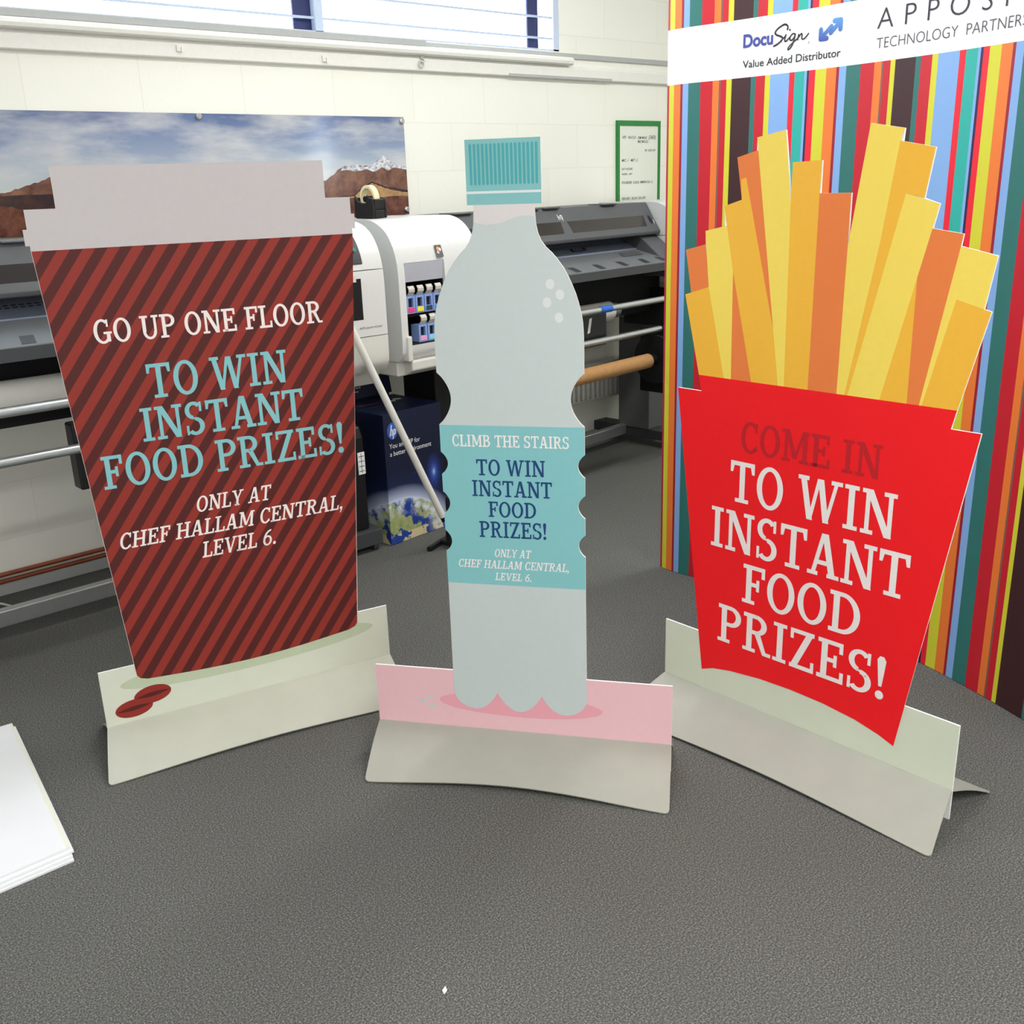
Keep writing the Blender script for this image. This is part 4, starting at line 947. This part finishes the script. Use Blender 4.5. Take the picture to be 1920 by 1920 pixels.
# --- box of fries
fry = thing('fries_cutout', 'big card cutout of a red carton of yellow fries in front of the striped wall', 'cutout', (2.159, 1.755, 0), math.radians(-90.15), 'food cutouts standing on the carpet')
FW = .8815
botc = [(.136, .139), (.175, .155), (.233, .167), (.333, .178), (.430, .181), (.525, .178), (.620, .167), (.683, .152), (.727, .136)]
up = [(.029, .9495), (.108, .9495), (.0985, .992), (.047, 1.199), (.0665, 1.203), (.046, 1.313), (.1085, 1.328), (.107, 1.361), (.1655, 1.373), (.163, 1.421), (.2145, 1.436), (.197, 1.534), (.252, 1.547), (.252, 1.577), (.330, 1.590), (.353, 1.430),
      (.353, 1.518), (.4295, 1.520), (.4295, 1.4485), (.508, 1.4485), (.508, 1.332), (.543, 1.592), (.622, 1.578), (.6205, 1.5515), (.694, 1.537), (.679, 1.436), (.714, 1.424), (.703, 1.374), (.771, 1.364), (.768, 1.339), (.846, 1.322), (.830, 1.213), (.846, 1.209), (.796, .994), (.787, .951), (.854, .951)]
outl = [(0, 0), (FW, 0), (FW, .2545), (.7435, .2545)] + list(reversed(up)) + [(.1205, .2545), (0, .2545)]
MB().prism_y(outl, 0, .005).build('board', m_card, fry)
MB().flat(rect(0, .081, FW, .2545), L(0)).build('base_panel', m_base_cream_fries, fry, normals=False)
FR = [('o', [(.046, 1.313), (.1085, 1.328), (.135, 1.18), (.070, 1.188), (.0665, 1.203)]), ('a', [(.047, 1.199), (.122, 1.222), (.179, .99), (.0985, .99)]),
      ('y', [(.107, 1.361), (.180, 1.376), (.200, 1.265), (.201, .99), (.179, .99), (.122, 1.222)]), ('o', [(.196, 1.265), (.264, .99), (.201, .99)]),
      ('o', [(.197, 1.534), (.2525, 1.5475), (.262, 1.547), (.340, 1.06), (.31, 1.10), (.225, 1.487), (.2145, 1.436)]), ('a', [(.163, 1.421), (.2145, 1.436), (.210, 1.483), (.225, 1.487), (.322, 1.127), (.347, .99), (.264, .99), (.196, 1.265)]),
      ('y', [(.252, 1.577), (.330, 1.590), (.353, 1.430), (.360, .99), (.343, .99)]), ('a', [(.353, 1.518), (.4295, 1.520), (.428, 1.4485), (.427, .99), (.360, .99), (.353, 1.430)]),
      ('o', [(.428, 1.4485), (.508, 1.4485), (.508, 1.332), (.505, .99), (.427, .99)]), ('y', [(.543, 1.592), (.622, 1.578), (.614, 1.553), (.586, 1.342), (.525, .99), (.505, .99), (.508, 1.332)]),
      ('a', [(.614, 1.553), (.694, 1.537), (.679, 1.436), (.637, 1.446), (.533, .99), (.525, .99), (.586, 1.342)]), ('a', [(.703, 1.374), (.683, 1.288), (.614, .99), (.681, .99), (.679, 1.271)]),
      ('y', [(.637, 1.446), (.714, 1.424), (.703, 1.374), (.683, 1.288), (.614, .99), (.533, .99)]), ('o', [(.703, 1.374), (.771, 1.364), (.768, 1.339), (.709, .99), (.681, .99), (.679, 1.271), (.683, 1.288)]),
      ('y', [(.768, 1.339), (.846, 1.322), (.830, 1.213), (.770, 1.230), (.715, .99), (.709, .99)]), ('a', [(.770, 1.230), (.846, 1.209), (.796, .99), (.715, .99)])]
for i, (c_, q) in enumerate(FR):
    MB().flat(q, L(2) - .00003 * i).build('fry', {'y': m_fy, 'a': m_fa, 'o': m_fo}[c_], fry, normals=False)
MB().flat(botc + [(.854, .951), (.787, .951), (.7965, .994), (.0978, .992), (.108, .9495), (.029, .9495)], L(4)).build('fries_carton', m_red, fry, normals=False)
for t_, x0, x1, z0, z1, mt, nm in (('COME IN', .241, .634, .806, .888, m_txt_red, 'dark red'), ('TO WIN', .212, .681, .667, .779, m_txt_white, 'white'), ('INSTANT', .155, .726, .526, .640, m_txt_white, 'white'), ('FOOD', .264, .612, .389, .500, m_txt_white, 'white'), ('PRIZES!', .188, .690, .250, .362, m_txt_white, 'white')):
    lab(lettering('lettering', slab(t_, x0, x1, z0, z1), L(6), mt, fry), '%s lettering reading %s' % (nm, t_.strip('!').title()))
flap((-.02, .185), (.922, .173), FW, .08, False, fry, 'front_flap'); flap((0, .178), (.905, .178), FW, .08, True, fry, 'rear_flap')

# ------------------------------------------------------------------ stack of white foamboards at the left
base = [(.566, 2.247), (.659, 2.975), (-.25, 3.09), (-.34, 2.262)]
for i, (ox, oy, wh) in enumerate(((-.004, -.020, 'bottom sheet of the white foamboard stack on the carpet at the left'), (-.003, -.012, 'second sheet from the bottom of the white foamboard stack on the carpet'),
                                  (.004, -.002, 'second sheet from the top of the white foamboard stack on the carpet'), (0, .012, 'top sheet of the white foamboard stack on the carpet, yellowed along its right edge'))):
    b = MB(); b.prism_z([(x_ + ox, y_ + oy) for x_, y_ in base], .0005 + i * .0058, .0055 + i * .0058, 0)
    o = tag(b.build('foamboard_sheet', [m_foam, m_foam_edge]), wh, 'board', 'stacked white foamboards')
    if i == 3:
        e = MB(); e.add([(base[0][0] - .007, base[0][1] + .012, .0232), (base[0][0] + .0002, base[0][1] + .012, .0232), (base[1][0] + .0002, base[1][1] + .012, .0232), (base[1][0] - .005, base[1][1] + .012, .0232)], [(0, 1, 2, 3)])
        e.build('edge_tape', m_foam_edge, o, normals=False)
# paper scrap on the carpet
s_ = MB(); s_.add([(0, 0, .002), (.010, .003, .003), (.013, .012, .006), (.003, .010, .003)], [(0, 1, 2, 3)])
o = tag(s_.build('paper_scrap', m_card), 'tiny white scrap of paper on the carpet in the foreground', 'scrap'); o.location = (.932, 1.290, 0)
